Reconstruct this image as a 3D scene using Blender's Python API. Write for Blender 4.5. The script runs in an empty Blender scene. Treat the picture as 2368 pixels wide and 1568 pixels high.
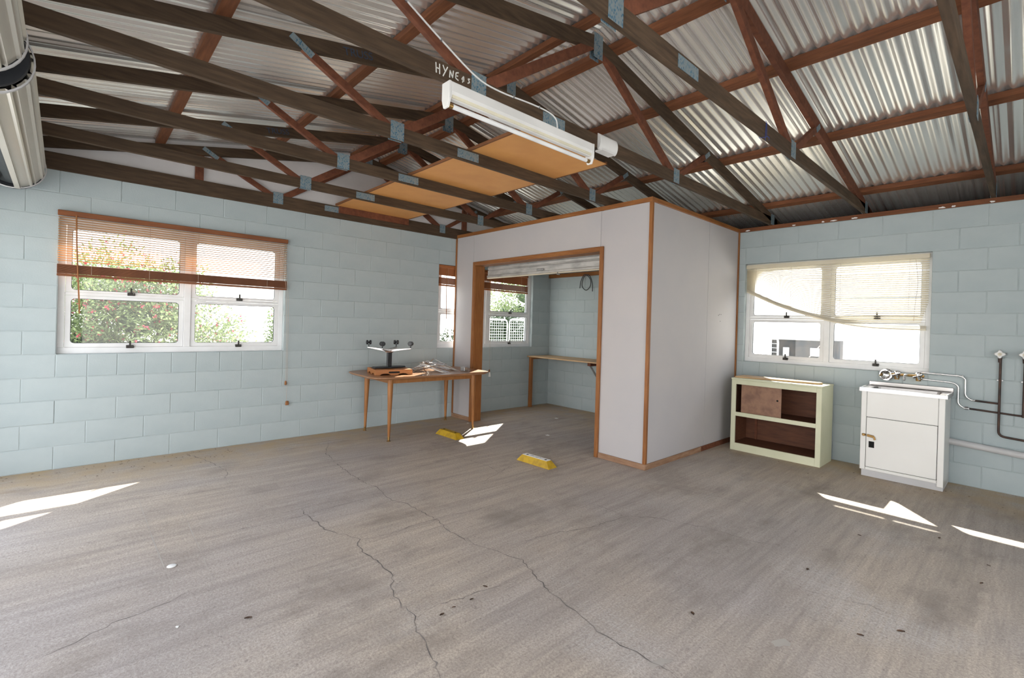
import bpy, bmesh, math, random
from mathutils import Vector, Matrix
random.seed(7)
SC = bpy.context.scene
COL = SC.collection
PI = math.pi

# ------------------------------------------------------------------ camera
cam_d = bpy.data.cameras.new('camera')
cam = bpy.data.objects.new('camera', cam_d)
COL.objects.link(cam)
_R = Vector((0.69714536, 0.71634603, 0.02892588))
_U = Vector((-0.02193761, -0.01901314, 0.99957853))
_F = Vector((-0.71659409, 0.6974861, -0.00246))
cam.matrix_world = Matrix(((_R.x, _U.x, -_F.x, 5.88248), (_R.y, _U.y, -_F.y, 0.12942), (_R.z, _U.z, -_F.z, 1.38103), (0, 0, 0, 1)))
cam_d.sensor_fit = 'HORIZONTAL'
cam_d.sensor_width = 36.0
cam_d.lens = 36.0 * 1100.98645 / 2368
cam_d.shift_x = -(1251.24282 - 1184) / 2368
cam_d.shift_y = -(784 - 752.99543) / 2368
cam_d.clip_start = 0.02
cam_d.clip_end = 300
SC.camera = cam

# ------------------------------------------------------------------ sky, sun, exposure
W = bpy.data.worlds.new('sky')
SC.world = W
W.use_nodes = True
nt = W.node_tree
nt.nodes.clear()
wo = nt.nodes.new('ShaderNodeOutputWorld')
bg = nt.nodes.new('ShaderNodeBackground')
tc = nt.nodes.new('ShaderNodeTexCoord')
sx = nt.nodes.new('ShaderNodeSeparateXYZ')
rp = nt.nodes.new('ShaderNodeValToRGB')
rp.color_ramp.elements[0].position = 0.0
rp.color_ramp.elements[0].color = (1.0, 0.965, 0.92, 1)
rp.color_ramp.elements[1].position = 0.8
rp.color_ramp.elements[1].color = (0.74, 0.83, 0.98, 1)
nt.links.new(tc.outputs['Generated'], sx.inputs[0])
nt.links.new(sx.outputs['Z'], rp.inputs[0])
nt.links.new(rp.outputs[0], bg.inputs[0])
bg.inputs[1].default_value = 1.0
nt.links.new(bg.outputs[0], wo.inputs[0])

sun_d = bpy.data.lights.new('sun', 'SUN')
sun_d.energy = 5.0
sun_d.angle = 0.009
sun_d.color = (1.0, 0.93, 0.82)
sun = bpy.data.objects.new('sun', sun_d)
COL.objects.link(sun)
sun.rotation_euler = Vector((0.83, -1.03, -1.0)).to_track_quat('-Z', 'Y').to_euler()
sun.location = (-6, 12, 8)

SC.view_settings.view_transform = 'Standard'
SC.view_settings.look = 'None'
SC.view_settings.exposure = 2.32
SC.view_settings.gamma = 1.0
SC.view_settings.use_curve_mapping = False
cy = SC.cycles
cy.use_denoising = True
cy.max_bounces = 10
cy.diffuse_bounces = 7
cy.glossy_bounces = 4
cy.transmission_bounces = 6
cy.transparent_max_bounces = 12
cy.sample_clamp_indirect = 6.0
cy.caustics_refractive = False

# ------------------------------------------------------------------ dimensions (metres, from the block courses)
YB = 6.057          # back wall face
YF = -0.62          # front wall face
XR = 7.4            # far side wall
HW = 2.6
TZ = 2.645          # underside of the truss bottom chords
RY = 2.72           # ridge
SL = 0.2            # roof slope
def under(y): return 3.33 - SL * abs(y - RY)      # underside of the top chords
def topz(y): return 3.422 - SL * abs(y - RY)      # top of the top chords

# ------------------------------------------------------------------ helpers
class MB:
    def __init__(s): s.v = []; s.f = []
    def poly(s, pts):
        n = len(s.v); s.v += [tuple(p) for p in pts]; s.f.append(tuple(range(n, n + len(pts)))); return s
    def box(s, x0, x1, y0, y1, z0, z1):
        n = len(s.v)
        s.v += [(x0, y0, z0), (x1, y0, z0), (x1, y1, z0), (x0, y1, z0), (x0, y0, z1), (x1, y0, z1), (x1, y1, z1), (x0, y1, z1)]
        s.f += [tuple(n + i for i in q) for q in ((0, 3, 2, 1), (4, 5, 6, 7), (0, 1, 5, 4), (1, 2, 6, 5), (2, 3, 7, 6), (3, 0, 4, 7))]
        return s
    def obox(s, c, ax, ay, az):
        c, ax, ay, az = Vector(c), Vector(ax), Vector(ay), Vector(az)
        n = len(s.v)
        for sz in (-1, 1):
            for a, b in ((-1, -1), (1, -1), (1, 1), (-1, 1)):
                s.v.append(tuple(c + ax * a + ay * b + az * sz))
        s.f += [tuple(n + i for i in q) for q in ((0, 3, 2, 1), (4, 5, 6, 7), (0, 1, 5, 4), (1, 2, 6, 5), (2, 3, 7, 6), (3, 0, 4, 7))]
        return s
    def bar(s, p, q, w, h, side=(1, 0, 0)):
        """box from p to q, w along side, h across"""
        p, q, sd = Vector(p), Vector(q), Vector(side)
        d = q - p; L = d.length; d.normalize()
        up = sd.cross(d).normalized(); sd = d.cross(up).normalized()
        return s.obox((p + q) / 2, d * L / 2, sd * w / 2, up * h / 2)
    def tube(s, pts, r, n=8, cap=True):
        pts = [Vector(p) for p in pts]
        rr = r if isinstance(r, (list, tuple)) else [r] * len(pts)
        t0 = (pts[1] - pts[0]).normalized()
        ref = Vector((0, 0, 1)) if abs(t0.z) < 0.9 else Vector((1, 0, 0))
        a = t0.cross(ref).normalized()
        base = len(s.v)
        for i, p in enumerate(pts):
            if i == 0: t = pts[1] - pts[0]
            elif i == len(pts) - 1: t = pts[-1] - pts[-2]
            else: t = (pts[i + 1] - p).normalized() + (p - pts[i - 1]).normalized()
            t.normalize()
            a = (a - t * a.dot(t)).normalized(); b = t.cross(a)
            for k in range(n):
                an = 2 * PI * k / n
                s.v.append(tuple(p + (a * math.cos(an) + b * math.sin(an)) * rr[i]))
        for i in range(len(pts) - 1):
            for k in range(n):
                k2 = (k + 1) % n
                s.f.append((base + i * n + k, base + i * n + k2, base + (i + 1) * n + k2, base + (i + 1) * n + k))
        if cap:
            s.f.append(tuple(base + k for k in reversed(range(n))))
            s.f.append(tuple(base + (len(pts) - 1) * n + k for k in range(n)))
        return s
    def lathe(s, prof, o=(0, 0, 0), axis='Z', n=20, cap=True):
        o = Vector(o); base = len(s.v)
        for r, h in prof:
            for k in range(n):
                an = 2 * PI * k / n; c, d = r * math.cos(an), r * math.sin(an)
                p = {'Z': (c, d, h), 'X': (h, c, d), 'Y': (d, h, c)}[axis]
                s.v.append(tuple(o + Vector(p)))
        for i in range(len(prof) - 1):
            for k in range(n):
                k2 = (k + 1) % n
                s.f.append((base + i * n + k, base + i * n + k2, base + (i + 1) * n + k2, base + (i + 1) * n + k))
        if cap:
            s.f.append(tuple(base + k for k in reversed(range(n))))
            s.f.append(tuple(base + (len(prof) - 1) * n + k for k in range(n)))
        return s
    def prism(s, poly, f0, f1):
        """f0/f1 map a 2-D point to the 3-D bottom / top point"""
        n = len(poly); b = len(s.v)
        s.v += [tuple(f0(p)) for p in poly] + [tuple(f1(p)) for p in poly]
        s.f.append(tuple(b + i for i in reversed(range(n)))); s.f.append(tuple(b + n + i for i in range(n)))
        for i in range(n):
            j = (i + 1) % n; s.f.append((b + i, b + j, b + n + j, b + n + i))
        return s
    def mesh(s, name, m, bevel=0.0, seg=1, smooth=False):
        me = bpy.data.meshes.new(name)
        me.from_pydata(s.v, [], s.f)
        bm = bmesh.new(); bm.from_mesh(me)
        bmesh.ops.recalc_face_normals(bm, faces=bm.faces)
        if bevel > 0:
            ed = [e for e in bm.edges if len(e.link_faces) == 2 and e.calc_face_angle(0) > 0.6]
            bmesh.ops.bevel(bm, geom=ed, offset=bevel, segments=seg, affect='EDGES', clamp_overlap=True)
        if smooth:
            for f in bm.faces: f.smooth = True
            for e in bm.edges:
                if len(e.link_faces) == 2 and e.calc_face_angle(0) > 0.7: e.smooth = False
        bm.to_mesh(me); bm.free()
        if m is not None: me.materials.append(m)
        return me
    def build(s, name, m, parent=None, bevel=0.0, seg=1, smooth=False, loc=None, rot=None):
        return put(name, s.mesh(name, m, bevel, seg, smooth), parent, loc, rot)

def put(name, me, parent=None, loc=None, rot=None):
    o = bpy.data.objects.new(name, me); COL.objects.link(o)
    if parent is not None: o.parent = parent
    if loc is not None: o.location = loc
    if rot is not None: o.rotation_euler = rot
    return o

def tag(o, label, cat, group=None, kind=None):
    o['label'] = label; o['category'] = cat
    if group: o['group'] = group
    if kind: o['kind'] = kind
    return o

def thing(name, label, cat, loc=(0, 0, 0), rz=0.0, group=None):
    o = bpy.data.objects.new(name, None); COL.objects.link(o)
    o.empty_display_size = 0.1
    o.location = loc; o.rotation_euler = (0, 0, rz)
    return tag(o, label, cat, group)

def struct(o):
    o['kind'] = 'structure'; return o

def smooth_path(pts, k=6):
    pts = [Vector(p) for p in pts]; out = []
    P = [pts[0] * 2 - pts[1]] + pts + [pts[-1] * 2 - pts[-2]]
    for i in range(1, len(P) - 2):
        a, b, c, d = P[i - 1:i + 3]
        for j in range(k):
            t = j / k
            out.append(0.5 * ((2 * b) + (c - a) * t + (2 * a - 5 * b + 4 * c - d) * t * t + (3 * b - a - 3 * c + d) * t ** 3))
    out.append(pts[-1]); return out

def fillet(pts, r=0.04, k=5):
    """polyline with rounded corners"""
    pts = [Vector(p) for p in pts]; out = [pts[0]]
    for i in range(1, len(pts) - 1):
        a, b, c = pts[i - 1:i + 2]
        u = (a - b).normalized(); w = (c - b).normalized()
        rr = min(r, (a - b).length * .48, (c - b).length * .48)
        p, q = b + u * rr, b + w * rr
        for j in range(k + 1):
            t = j / k
            out.append(p * (1 - t) ** 2 + b * 2 * t * (1 - t) + q * t * t)
    out.append(pts[-1]); return out

# ------------------------------------------------------------------ materials
def new_mat(name):
    m = bpy.data.materials.new(name); m.use_nodes = True
    n = m.node_tree; b = n.nodes['Principled BSDF']
    return m, n, b
def noise_fac(n, scale, stretch=(1, 1, 1), detail=4, rough=.55, coord='Object', lo=.35, hi=.65, rot=(0, 0, 0)):
    t = n.nodes.new('ShaderNodeTexCoord'); mp = n.nodes.new('ShaderNodeMapping')
    mp.inputs['Scale'].default_value = stretch; mp.inputs['Rotation'].default_value = rot
    n.links.new(t.outputs[coord], mp.inputs[0])
    nz = n.nodes.new('ShaderNodeTexNoise'); nz.inputs['Scale'].default_value = scale
    nz.inputs['Detail'].default_value = detail; nz.inputs['Roughness'].default_value = rough
    n.links.new(mp.outputs[0], nz.inputs[0])
    r = n.nodes.new('ShaderNodeMapRange')
    r.inputs['From Min'].default_value = lo; r.inputs['From Max'].default_value = hi
    n.links.new(nz.outputs[0], r.inputs[0])
    return r.outputs[0]
def mixc(n, fac, a, b):
    x = n.nodes.new('ShaderNodeMix'); x.data_type = 'RGBA'
    for sock, v in ((x.inputs[0], fac), (x.inputs[6], a), (x.inputs[7], b)):
        if hasattr(v, 'is_output'): n.links.new(v, sock)
        elif isinstance(v, (int, float)): sock.default_value = v
        else: sock.default_value = (*v, 1) if len(v) == 3 else v
    return x.outputs[2]
def bump(n, b, fac, dist=.002, strength=.5):
    bp = n.nodes.new('ShaderNodeBump'); bp.inputs['Strength'].default_value = strength; bp.inputs['Distance'].default_value = dist
    n.links.new(fac, bp.inputs['Height']); n.links.new(bp.outputs[0], b.inputs['Normal'])
def mat(name, c1, c2=None, rough=.6, metal=0.0, scale=6, stretch=(1, 1, 1), bmp=0.0, bscale=60, spec=.4, lo=.35, hi=.65, detail=4):
    m, n, b = new_mat(name)
    c2 = c2 or tuple(x * .85 for x in c1)
    n.links.new(mixc(n, noise_fac(n, scale, stretch, lo=lo, hi=hi, detail=detail), c1, c2), b.inputs['Base Color'])
    b.inputs['Roughness'].default_value = rough; b.inputs['Metallic'].default_value = metal
    b.inputs['Specular IOR Level'].default_value = spec
    if bmp: bump(n, b, noise_fac(n, bscale, stretch, lo=0, hi=1), bmp, .6)
    return m
def wood(name, c1, c2, rough=.7, scale=5, stretch=(12, 1, 12), bmp=.001):
    m, n, b = new_mat(name)
    f1 = noise_fac(n, scale, stretch, detail=5, lo=.3, hi=.7)
    f2 = noise_fac(n, 1.3, (1, 1, 1), lo=.35, hi=.7)
    col = mixc(n, f1, c1, c2)
    col = mixc(n, f2, col, mixc(n, .5, col, tuple(x * .7 for x in c2)))
    n.links.new(col, b.inputs['Base Color'])
    b.inputs['Roughness'].default_value = rough; b.inputs['Specular IOR Level'].default_value = .3
    bump(n, b, f1, bmp, .5)
    return m

M = {}
M['paint_blue'] = mat('pale blue block paint', (.415, .475, .488), (.365, .428, .446), rough=.65, scale=2.5, bmp=.0015, bscale=90)
M['mortar'] = mat('painted joint', (.40, .455, .466), (.29, .345, .352), rough=.75, scale=7, lo=.45, hi=.75)
M['plain_wall'] = mat('pale paint', (.62, .70, .71), rough=.7)
M['panel'] = mat('pale grey sheet lining', (.465, .443, .442), (.43, .415, .427), rough=.65, scale=1.2, bmp=.0004, bscale=250)
M['gable'] = mat('white fibre cement', (.72, .70, .70), (.66, .64, .64), rough=.7, scale=3)
M['trim'] = wood('orange stained trim', (.34, .145, .045), (.22, .08, .024), rough=.45, stretch=(14, 14, 1.2))
M['trim_h'] = wood('orange stained rail', (.34, .145, .045), (.22, .08, .024), rough=.45, stretch=(1.2, 1.2, 14))
M['trim_worn'] = wood('worn kickboard', (.40, .25, .16), (.24, .13, .075), rough=.7, stretch=(1.5, 1.5, 10))
M['chord'] = wood('dark weathered hardwood', (.105, .067, .040), (.05, .032, .019), rough=.8, stretch=(10, 1, 10))
M['web'] = wood('red brown hardwood', (.20, .072, .036), (.11, .038, .02), rough=.75, stretch=(5, 5, 5))
M['batten'] = wood('red brown roof batten', (.23, .088, .037), (.125, .046, .021), rough=.75, stretch=(1, 10, 10))
M['iron'] = mat('galvanised corrugated iron', (.90, .885, .85), (.78, .765, .74), rough=.27, metal=.75, scale=2, stretch=(1, .3, 1), bmp=.0005, bscale=30)
M['alu'] = mat('white powder coated aluminium', (.78, .79, .80), rough=.35, scale=3)
M['gasket'] = mat('black rubber', (.02, .022, .025), rough=.5)
M['latch'] = mat('dark bronze latch', (.05, .045, .04), (.03, .028, .026), rough=.4, metal=.6)
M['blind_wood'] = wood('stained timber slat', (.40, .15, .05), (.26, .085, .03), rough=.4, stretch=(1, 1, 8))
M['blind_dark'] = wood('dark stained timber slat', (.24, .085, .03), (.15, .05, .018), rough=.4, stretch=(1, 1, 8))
M['slat_glow'] = mat('timber slat with painted glow', (.66, .40, .19), (.56, .31, .14), rough=.45, scale=6)  # lit copy of the blind timber, backlit glow put into a paler colour
M['cream'] = mat('yellowed cream vinyl', (.86, .81, .69), (.80, .75, .62), rough=.45, scale=2)
M['cord'] = mat('pale cord', (.55, .45, .36), rough=.9)
M['white_plastic'] = mat('white plastic', (.80, .80, .79), rough=.35, scale=2)
M['white_enamel'] = mat('white enamelled steel', (.80, .80, .78), (.76, .755, .73), rough=.22, scale=1.5, spec=.5)
M['tube'] = mat('unlit lamp tube', (.86, .87, .88), rough=.15)
M['yellowed'] = mat('yellowed reflector', (.80, .76, .60), rough=.4)
M['hardboard'] = mat('orange hardboard', (.70, .345, .11), (.63, .295, .09), rough=.6, scale=3)
M['hardboard_edge'] = mat('hardboard edge', (.20, .08, .03), rough=.7)
M['steel'] = mat('stainless steel', (.50, .485, .48), (.40, .39, .385), rough=.28, metal=1.0, scale=4, stretch=(1, 8, 8))
M['chrome'] = mat('chrome', (.8, .8, .8), rough=.07, metal=1.0)
M['brass'] = mat('tarnished brass', (.45, .28, .10), (.25, .15, .06), rough=.4, metal=.9, scale=40)
M['copper'] = mat('dark tarnished copper', (.085, .05, .038), (.04, .03, .028), rough=.5, metal=.5, scale=12)
M['pvc'] = mat('grey pvc', (.52, .52, .53), (.47, .47, .48), rough=.4, scale=3)
M['black'] = mat('black plastic', (.018, .02, .024), (.03, .032, .036), rough=.35, scale=5)
M['black_hole'] = mat('dark void', (.008, .008, .008), rough=.9)
M['galv'] = mat('galvanised steel', (.50, .51, .52), (.40, .41, .42), rough=.4, metal=.8, scale=25)
M['teak'] = wood('teak table timber', (.42, .19, .065), (.27, .11, .035), rough=.35, stretch=(10, 10, 1))
M['teak_top'] = wood('teak tabletop veneer', (.38, .20, .10), (.28, .135, .065), rough=.28, stretch=(12, 1, 12), bmp=.0002)
M['tray'] = wood('orange pine tray', (.52, .21, .065), (.40, .15, .045), rough=.4, stretch=(8, 1, 8))
M['ply'] = wood('pale plywood', (.55, .38, .22), (.45, .29, .15), rough=.6, stretch=(1, 8, 8))
M['cream_paint'] = mat('pale lime cream paint', (.64, .64, .475), (.58, .59, .42), rough=.5, scale=3)
M['dark_ply'] = wood('dark red ply', (.17, .065, .032), (.09, .036, .02), rough=.6, stretch=(1, 8, 8))
M['brown_board'] = mat('mottled brown board', (.30, .17, .11), (.20, .11, .075), rough=.6, scale=14)
M['yellow'] = mat('scuffed yellow rubber', (.46, .29, .010), (.28, .17, .015), rough=.5, scale=14, lo=.45, hi=.75)
M['white_paint'] = mat('scuffed white paint', (.80, .80, .79), (.45, .45, .46), rough=.5, scale=25, lo=.55, hi=.75)
M['concrete_out'] = mat('sunlit concrete', (.66, .635, .59), rough=.9, scale=1)
M['leaf'] = mat('grevillea leaf', (.05, .075, .03), (.27, .34, .15), rough=.45, scale=30, lo=.3, hi=.7)
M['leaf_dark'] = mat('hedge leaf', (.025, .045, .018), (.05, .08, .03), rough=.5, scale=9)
M['flower'] = mat('crimson flower', (.60, .09, .14), (.48, .06, .10), rough=.6, scale=9)
M['bark'] = mat('bark', (.10, .07, .05), rough=.9, bmp=.004, bscale=20)
M['dry_leaf'] = mat('dry leaf', (.11, .06, .035), (.05, .03, .02), rough=.8, scale=40)
M['paper'] = mat('paper', (.8, .8, .78), rough=.8)
M['blue_ink'] = mat('blue stamp ink', (.035, .05, .085), rough=.8)
M['chalk'] = mat('white chalk paint', (.78, .78, .74), rough=.9)
M['rust'] = mat('dark rusted steel', (.022, .026, .032), (.06, .05, .045), rough=.7, scale=5)
M['blue_twine'] = mat('blue twine', (.03, .06, .25), rough=.8)
M['tyre'] = mat('tyre', (.02, .02, .02), rough=.9)
M['roof_tile'] = mat('slate roof', (.20, .22, .26), rough=.8)
M['crack'] = mat('dirt filled crack', (.13, .115, .11), (.27, .24, .22), rough=.95, scale=9, lo=.4, hi=.7)
M['scratch'] = mat('scored line', (.42, .385, .35), rough=.9)

# translucent slats
def add_translucent(m, amount):
    n = m.node_tree; b = n.nodes['Principled BSDF']; out = n.nodes['Material Output']
    tr = n.nodes.new('ShaderNodeBsdfTranslucent'); mx = n.nodes.new('ShaderNodeMixShader')
    src = b.inputs['Base Color'].links[0].from_socket
    n.links.new(src, tr.inputs[0]); mx.inputs[0].default_value = amount
    n.links.new(b.outputs[0], mx.inputs[1]); n.links.new(tr.outputs[0], mx.inputs[2]); n.links.new(mx.outputs[0], out.inputs[0])
add_translucent(M['cream'], .4)
add_translucent(M['slat_glow'], .45)  # opaque timber made translucent to imitate the orange backlit glow
add_translucent(M['leaf'], .5)
add_translucent(M['flower'], .3)

# glass: thin pane, lets light straight through
m, n, b = new_mat('window glass'); out = n.nodes['Material Output']
tp = n.nodes.new('ShaderNodeBsdfTransparent'); tp.inputs[0].default_value = (.90, .93, .92, 1)
gl = n.nodes.new('ShaderNodeBsdfGlossy'); gl.inputs[1].default_value = .02
mx = n.nodes.new('ShaderNodeMixShader'); mx.inputs[0].default_value = .05
n.links.new(tp.outputs[0], mx.inputs[1]); n.links.new(gl.outputs[0], mx.inputs[2]); n.links.new(mx.outputs[0], out.inputs[0])
n.nodes.remove(b); M['glass'] = m

# nail plate: galvanised steel with blue stamped print
m, n, b = new_mat('stamped nail plate')
t = n.nodes.new('ShaderNodeTexCoord'); mp = n.nodes.new('ShaderNodeMapping'); mp.inputs['Scale'].default_value = (1, 110, 60)
n.links.new(t.outputs['Object'], mp.inputs[0])
vo = n.nodes.new('ShaderNodeTexVoronoi'); vo.inputs['Scale'].default_value = 1.0; n.links.new(mp.outputs[0], vo.inputs[0])
rg = n.nodes.new('ShaderNodeMapRange'); rg.inputs['From Min'].default_value = .25; rg.inputs['From Max'].default_value = .5
n.links.new(vo.outputs['Distance'], rg.inputs[0])
big = noise_fac(n, 22, (1, 1, 1), lo=.42, hi=.55)
c = mixc(n, big, (.02, .13, .235), (.13, .24, .31))
n.links.new(mixc(n, rg.outputs[0], c, (.24, .29, .31)), b.inputs['Base Color'])
b.inputs['Roughness'].default_value = .5; b.inputs['Metallic'].default_value = .4
bump(n, b, vo.outputs['Distance'], .002, .7)
M['plate'] = m

# floor concrete
m, n, b = new_mat('worn concrete')
def mul(a, k):
    x = n.nodes.new('ShaderNodeMath'); x.operation = 'MULTIPLY'; n.links.new(a, x.inputs[0])
    if hasattr(k, 'is_output'): n.links.new(k, x.inputs[1])
    else: x.inputs[1].default_value = k
    return x.outputs[0]
f_big = noise_fac(n, .5, (1, 1, 1), detail=3, lo=.40, hi=.60)
f_str = noise_fac(n, 1.5, (7, .5, 1), detail=7, rough=.72, lo=.36, hi=.66)
f_str2 = noise_fac(n, 3.2, (9, .45, 1), detail=5, rough=.7, lo=.50, hi=.72)
f_fine = noise_fac(n, 95, (1, 1, 1), detail=3, rough=.8, lo=.36, hi=.64)
f_med = noise_fac(n, 1.7, (1.5, .8, 1), detail=7, rough=.68, lo=.52, hi=.72)
f_grit = noise_fac(n, 38, (1, 1, 1), detail=5, rough=.7, lo=.58, hi=.72)
f_pale = noise_fac(n, .9, (1, 1, 1), detail=4, lo=.52, hi=.70)
f_bx = noise_fac(n, 2.2, (.5, 34, 1), detail=4, rough=.7, lo=.42, hi=.66, rot=(0, 0, .10))
f_by = noise_fac(n, 2.2, (40, .5, 1), detail=4, rough=.7, lo=.42, hi=.66, rot=(0, 0, -.06))
c = mixc(n, f_big, (.58, .495, .41), (.49, .445, .425))
c = mixc(n, mul(f_str, .55), c, (.235, .205, .19))
c = mixc(n, mul(f_str2, .40), c, (.20, .18, .175))
c = mixc(n, mul(f_med, .70), c, (.19, .16, .14))
g0 = n.nodes.new('ShaderNodeNewGeometry'); sp0 = n.nodes.new('ShaderNodeSeparateXYZ'); n.links.new(g0.outputs['Position'], sp0.inputs[0])
mr = n.nodes.new('ShaderNodeMapRange'); mr.inputs['From Min'].default_value = 3.0; mr.inputs['From Max'].default_value = 4.8; n.links.new(sp0.outputs['X'], mr.inputs[0])
f_br = mul(f_pale, mr.outputs[0])
c = mixc(n, mul(mul(f_br, f_bx), .75), c, (.62, .595, .58))
c = mixc(n, mul(mul(f_br, f_by), .75), c, (.62, .595, .58))
c = mixc(n, mul(f_pale, .22), c, (.56, .52, .49))
c = mixc(n, mul(f_fine, .60), c, (.20, .165, .14))
c = mixc(n, mul(f_grit, .60), c, (.12, .10, .09))
# brown dust gathered along the two block walls
g = n.nodes.new('ShaderNodeNewGeometry'); sp = n.nodes.new('ShaderNodeSeparateXYZ'); n.links.new(g.outputs['Position'], sp.inputs[0])
def near(sock, a, bb):
    r = n.nodes.new('ShaderNodeMapRange'); r.inputs['From Min'].default_value = a; r.inputs['From Max'].default_value = bb
    n.links.new(sock, r.inputs[0]); return r.outputs[0]
mxm = n.nodes.new('ShaderNodeMath'); mxm.operation = 'MAXIMUM'
n.links.new(near(sp.outputs['X'], 1.1, .05), mxm.inputs[0]); n.links.new(near(sp.outputs['Y'], 5.0, 6.0), mxm.inputs[1])
f_d = noise_fac(n, 3.5, (1, 1, 1), detail=5, lo=.3, hi=.62)
ml = n.nodes.new('ShaderNodeMath'); ml.operation = 'MULTIPLY'; n.links.new(mxm.outputs[0], ml.inputs[0]); n.links.new(f_d, ml.inputs[1])
c = mixc(n, ml.outputs[0], c, (.43, .32, .195))
n.links.new(c, b.inputs['Base Color'])
b.inputs['Roughness'].default_value = .72; b.inputs['Specular IOR Level'].default_value = .35
bump(n, b, f_fine, .0012, .4)
M['floor'] = m

# ------------------------------------------------------------------ structure: floor, walls
floor = struct(MB().box(-.19, XR + .2, YF - .15, YB + .19, -.12, 0).build('floor', M['floor']))
ground = struct(MB().box(-40, 40, -40, 60, -.32, -.12).build('ground', M['concrete_out']))
ground['label'] = 'pale sunlit ground outside the garage'

CR = [
 [(0.50,2.14),(0.88,1.98),(1.19,1.94),(1.59,1.90),(1.97,1.89),(2.16,1.92),(2.39,1.89),(2.54,1.89),(2.63,1.93),(2.88,1.94),(3.06,1.95),(3.23,1.91),(3.38,1.92),(3.56,1.94),(3.66,1.98),(3.77,2.00),(3.84,2.02),(4.00,1.96),(4.12,1.92),(4.23,1.90),(4.32,1.88),(4.38,1.88),(4.46,1.86),(4.55,1.84),(4.64,1.84),(4.71,1.85),(4.79,1.86),(4.86,1.86),(4.91,1.86),(4.97,1.85)],
 [(2.25,1.31),(2.36,1.30),(2.50,1.31),(2.66,1.32),(2.79,1.34),(2.87,1.39),(2.98,1.42),(3.06,1.38),(3.21,1.37),(3.36,1.38),(3.47,1.38),(3.56,1.35),(3.67,1.29),(3.79,1.28),(3.88,1.29),(3.95,1.26),(4.01,1.24),(4.10,1.23),(4.18,1.20),(4.23,1.19),(4.29,1.17),(4.35,1.14)],
 [(2.35,0.67),(2.37,0.78),(2.35,0.90),(2.36,1.02),(2.38,1.14),(2.38,1.29),(2.35,1.43),(2.35,1.59),(2.34,1.76),(2.38,1.88)],
 [(0.10,0.92),(0.35,1.00),(0.72,1.08),(0.99,1.10),(1.17,1.04)],
 [(2.99,1.42),(3.03,1.60),(3.01,1.84),(3.03,2.09),(3.07,2.25),(3.07,2.46)],
 [(3.20,-0.04),(3.16,0.03),(3.15,0.11),(3.11,0.18),(3.08,0.24),(3.06,0.29),(3.06,0.35),(3.03,0.45),(2.97,0.58)],
 [(3.66,2.10),(3.68,2.26),(3.73,2.47),(3.82,2.71),(3.85,3.01),(3.96,3.12),(4.06,3.19),(4.21,3.23),(4.34,3.29),(4.49,3.31),(4.63,3.32),(4.80,3.39)],
 [(3.84,3.02),(3.66,3.03),(3.49,3.00),(3.40,3.00)],
 [(3.48,3.79),(3.76,3.86),(4.03,3.91),(4.28,3.98),(4.44,3.99)],
 [(4.98,2.87),(5.11,2.96),(5.21,2.98),(5.34,3.04),(5.47,3.03),(5.56,3.03)],
 [(3.94,1.27),(3.89,1.39),(3.92,1.52),(3.95,1.67),(3.98,1.82)],
 [(2.60,2.67),(2.50,2.92),(2.38,3.20)],
 [(1.67,2.92),(2.21,2.99),(2.53,2.96)],
]
WID = [.006, .0075, .004, .006, .0045, .0035, .0055, .004, .004, .003, .0045, .006, .004]
rc = random.Random(3)
def ribbon(pts, w, z, rnd, jit, sub):
    fine = []
    for a, b2 in zip(pts[:-1], pts[1:]):
        a, b2 = Vector((*a, 0)), Vector((*b2, 0)); k = max(2, int((b2 - a).length / sub))
        for j in range(k):
            fine.append(a.lerp(b2, j / k) + Vector((rnd.gauss(0, jit), rnd.gauss(0, jit), 0)))
    fine.append(Vector((*pts[-1], 0)))
    mb = MB(); L = []
    for i, p in enumerate(fine):
        d = fine[min(i + 1, len(fine) - 1)] - fine[max(i - 1, 0)]; d.normalize(); nn = Vector((-d.y, d.x, 0))
        ww = w * 1.15 * rnd.uniform(.2, 1.1) * min(1, .3 + .12 * min(i, len(fine) - 1 - i)) / 2
        L.append((p + nn * ww, p - nn * ww))
    for (a, b2), (c2, d2) in zip(L[:-1], L[1:]):
        mb.poly([(a.x, a.y, z), (b2.x, b2.y, z), (d2.x, d2.y, z), (c2.x, c2.y, z)])
    return mb
for pts, w in zip(CR, WID):
    ribbon(pts, w, .0012, rc, .006, .03).build('crack', M['crack'], floor)
for pts in ([(1.31, .477), (2.31, .485), (2.9, .499)], [(1.59, .686), (2.32, .672), (2.91, .662)]):
    ribbon(pts, .006, .0008, rc, .001, .1).build('scored_line', M['scratch'], floor)
def splat(cx, cy_, rx, ry, rz, z, rnd, n=14):
    pts = []
    for k in range(n):
        a = 2 * PI * k / n; r = rnd.uniform(.6, 1.1)
        x, y = rx * r * math.cos(a), ry * r * math.sin(a)
        pts.append((cx + x * math.cos(rz) - y * math.sin(rz), cy_ + x * math.sin(rz) + y * math.cos(rz), z))
    return MB().poly(pts)
splat(4.845, 1.875, .022, .065, -.4, .001, rc, 18).build('paint_splash', M['scratch'], floor)
splat(5.14, 2.39, .03, .05, -.6, .001, rc).build('paint_splash', M['scratch'], floor)

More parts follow.
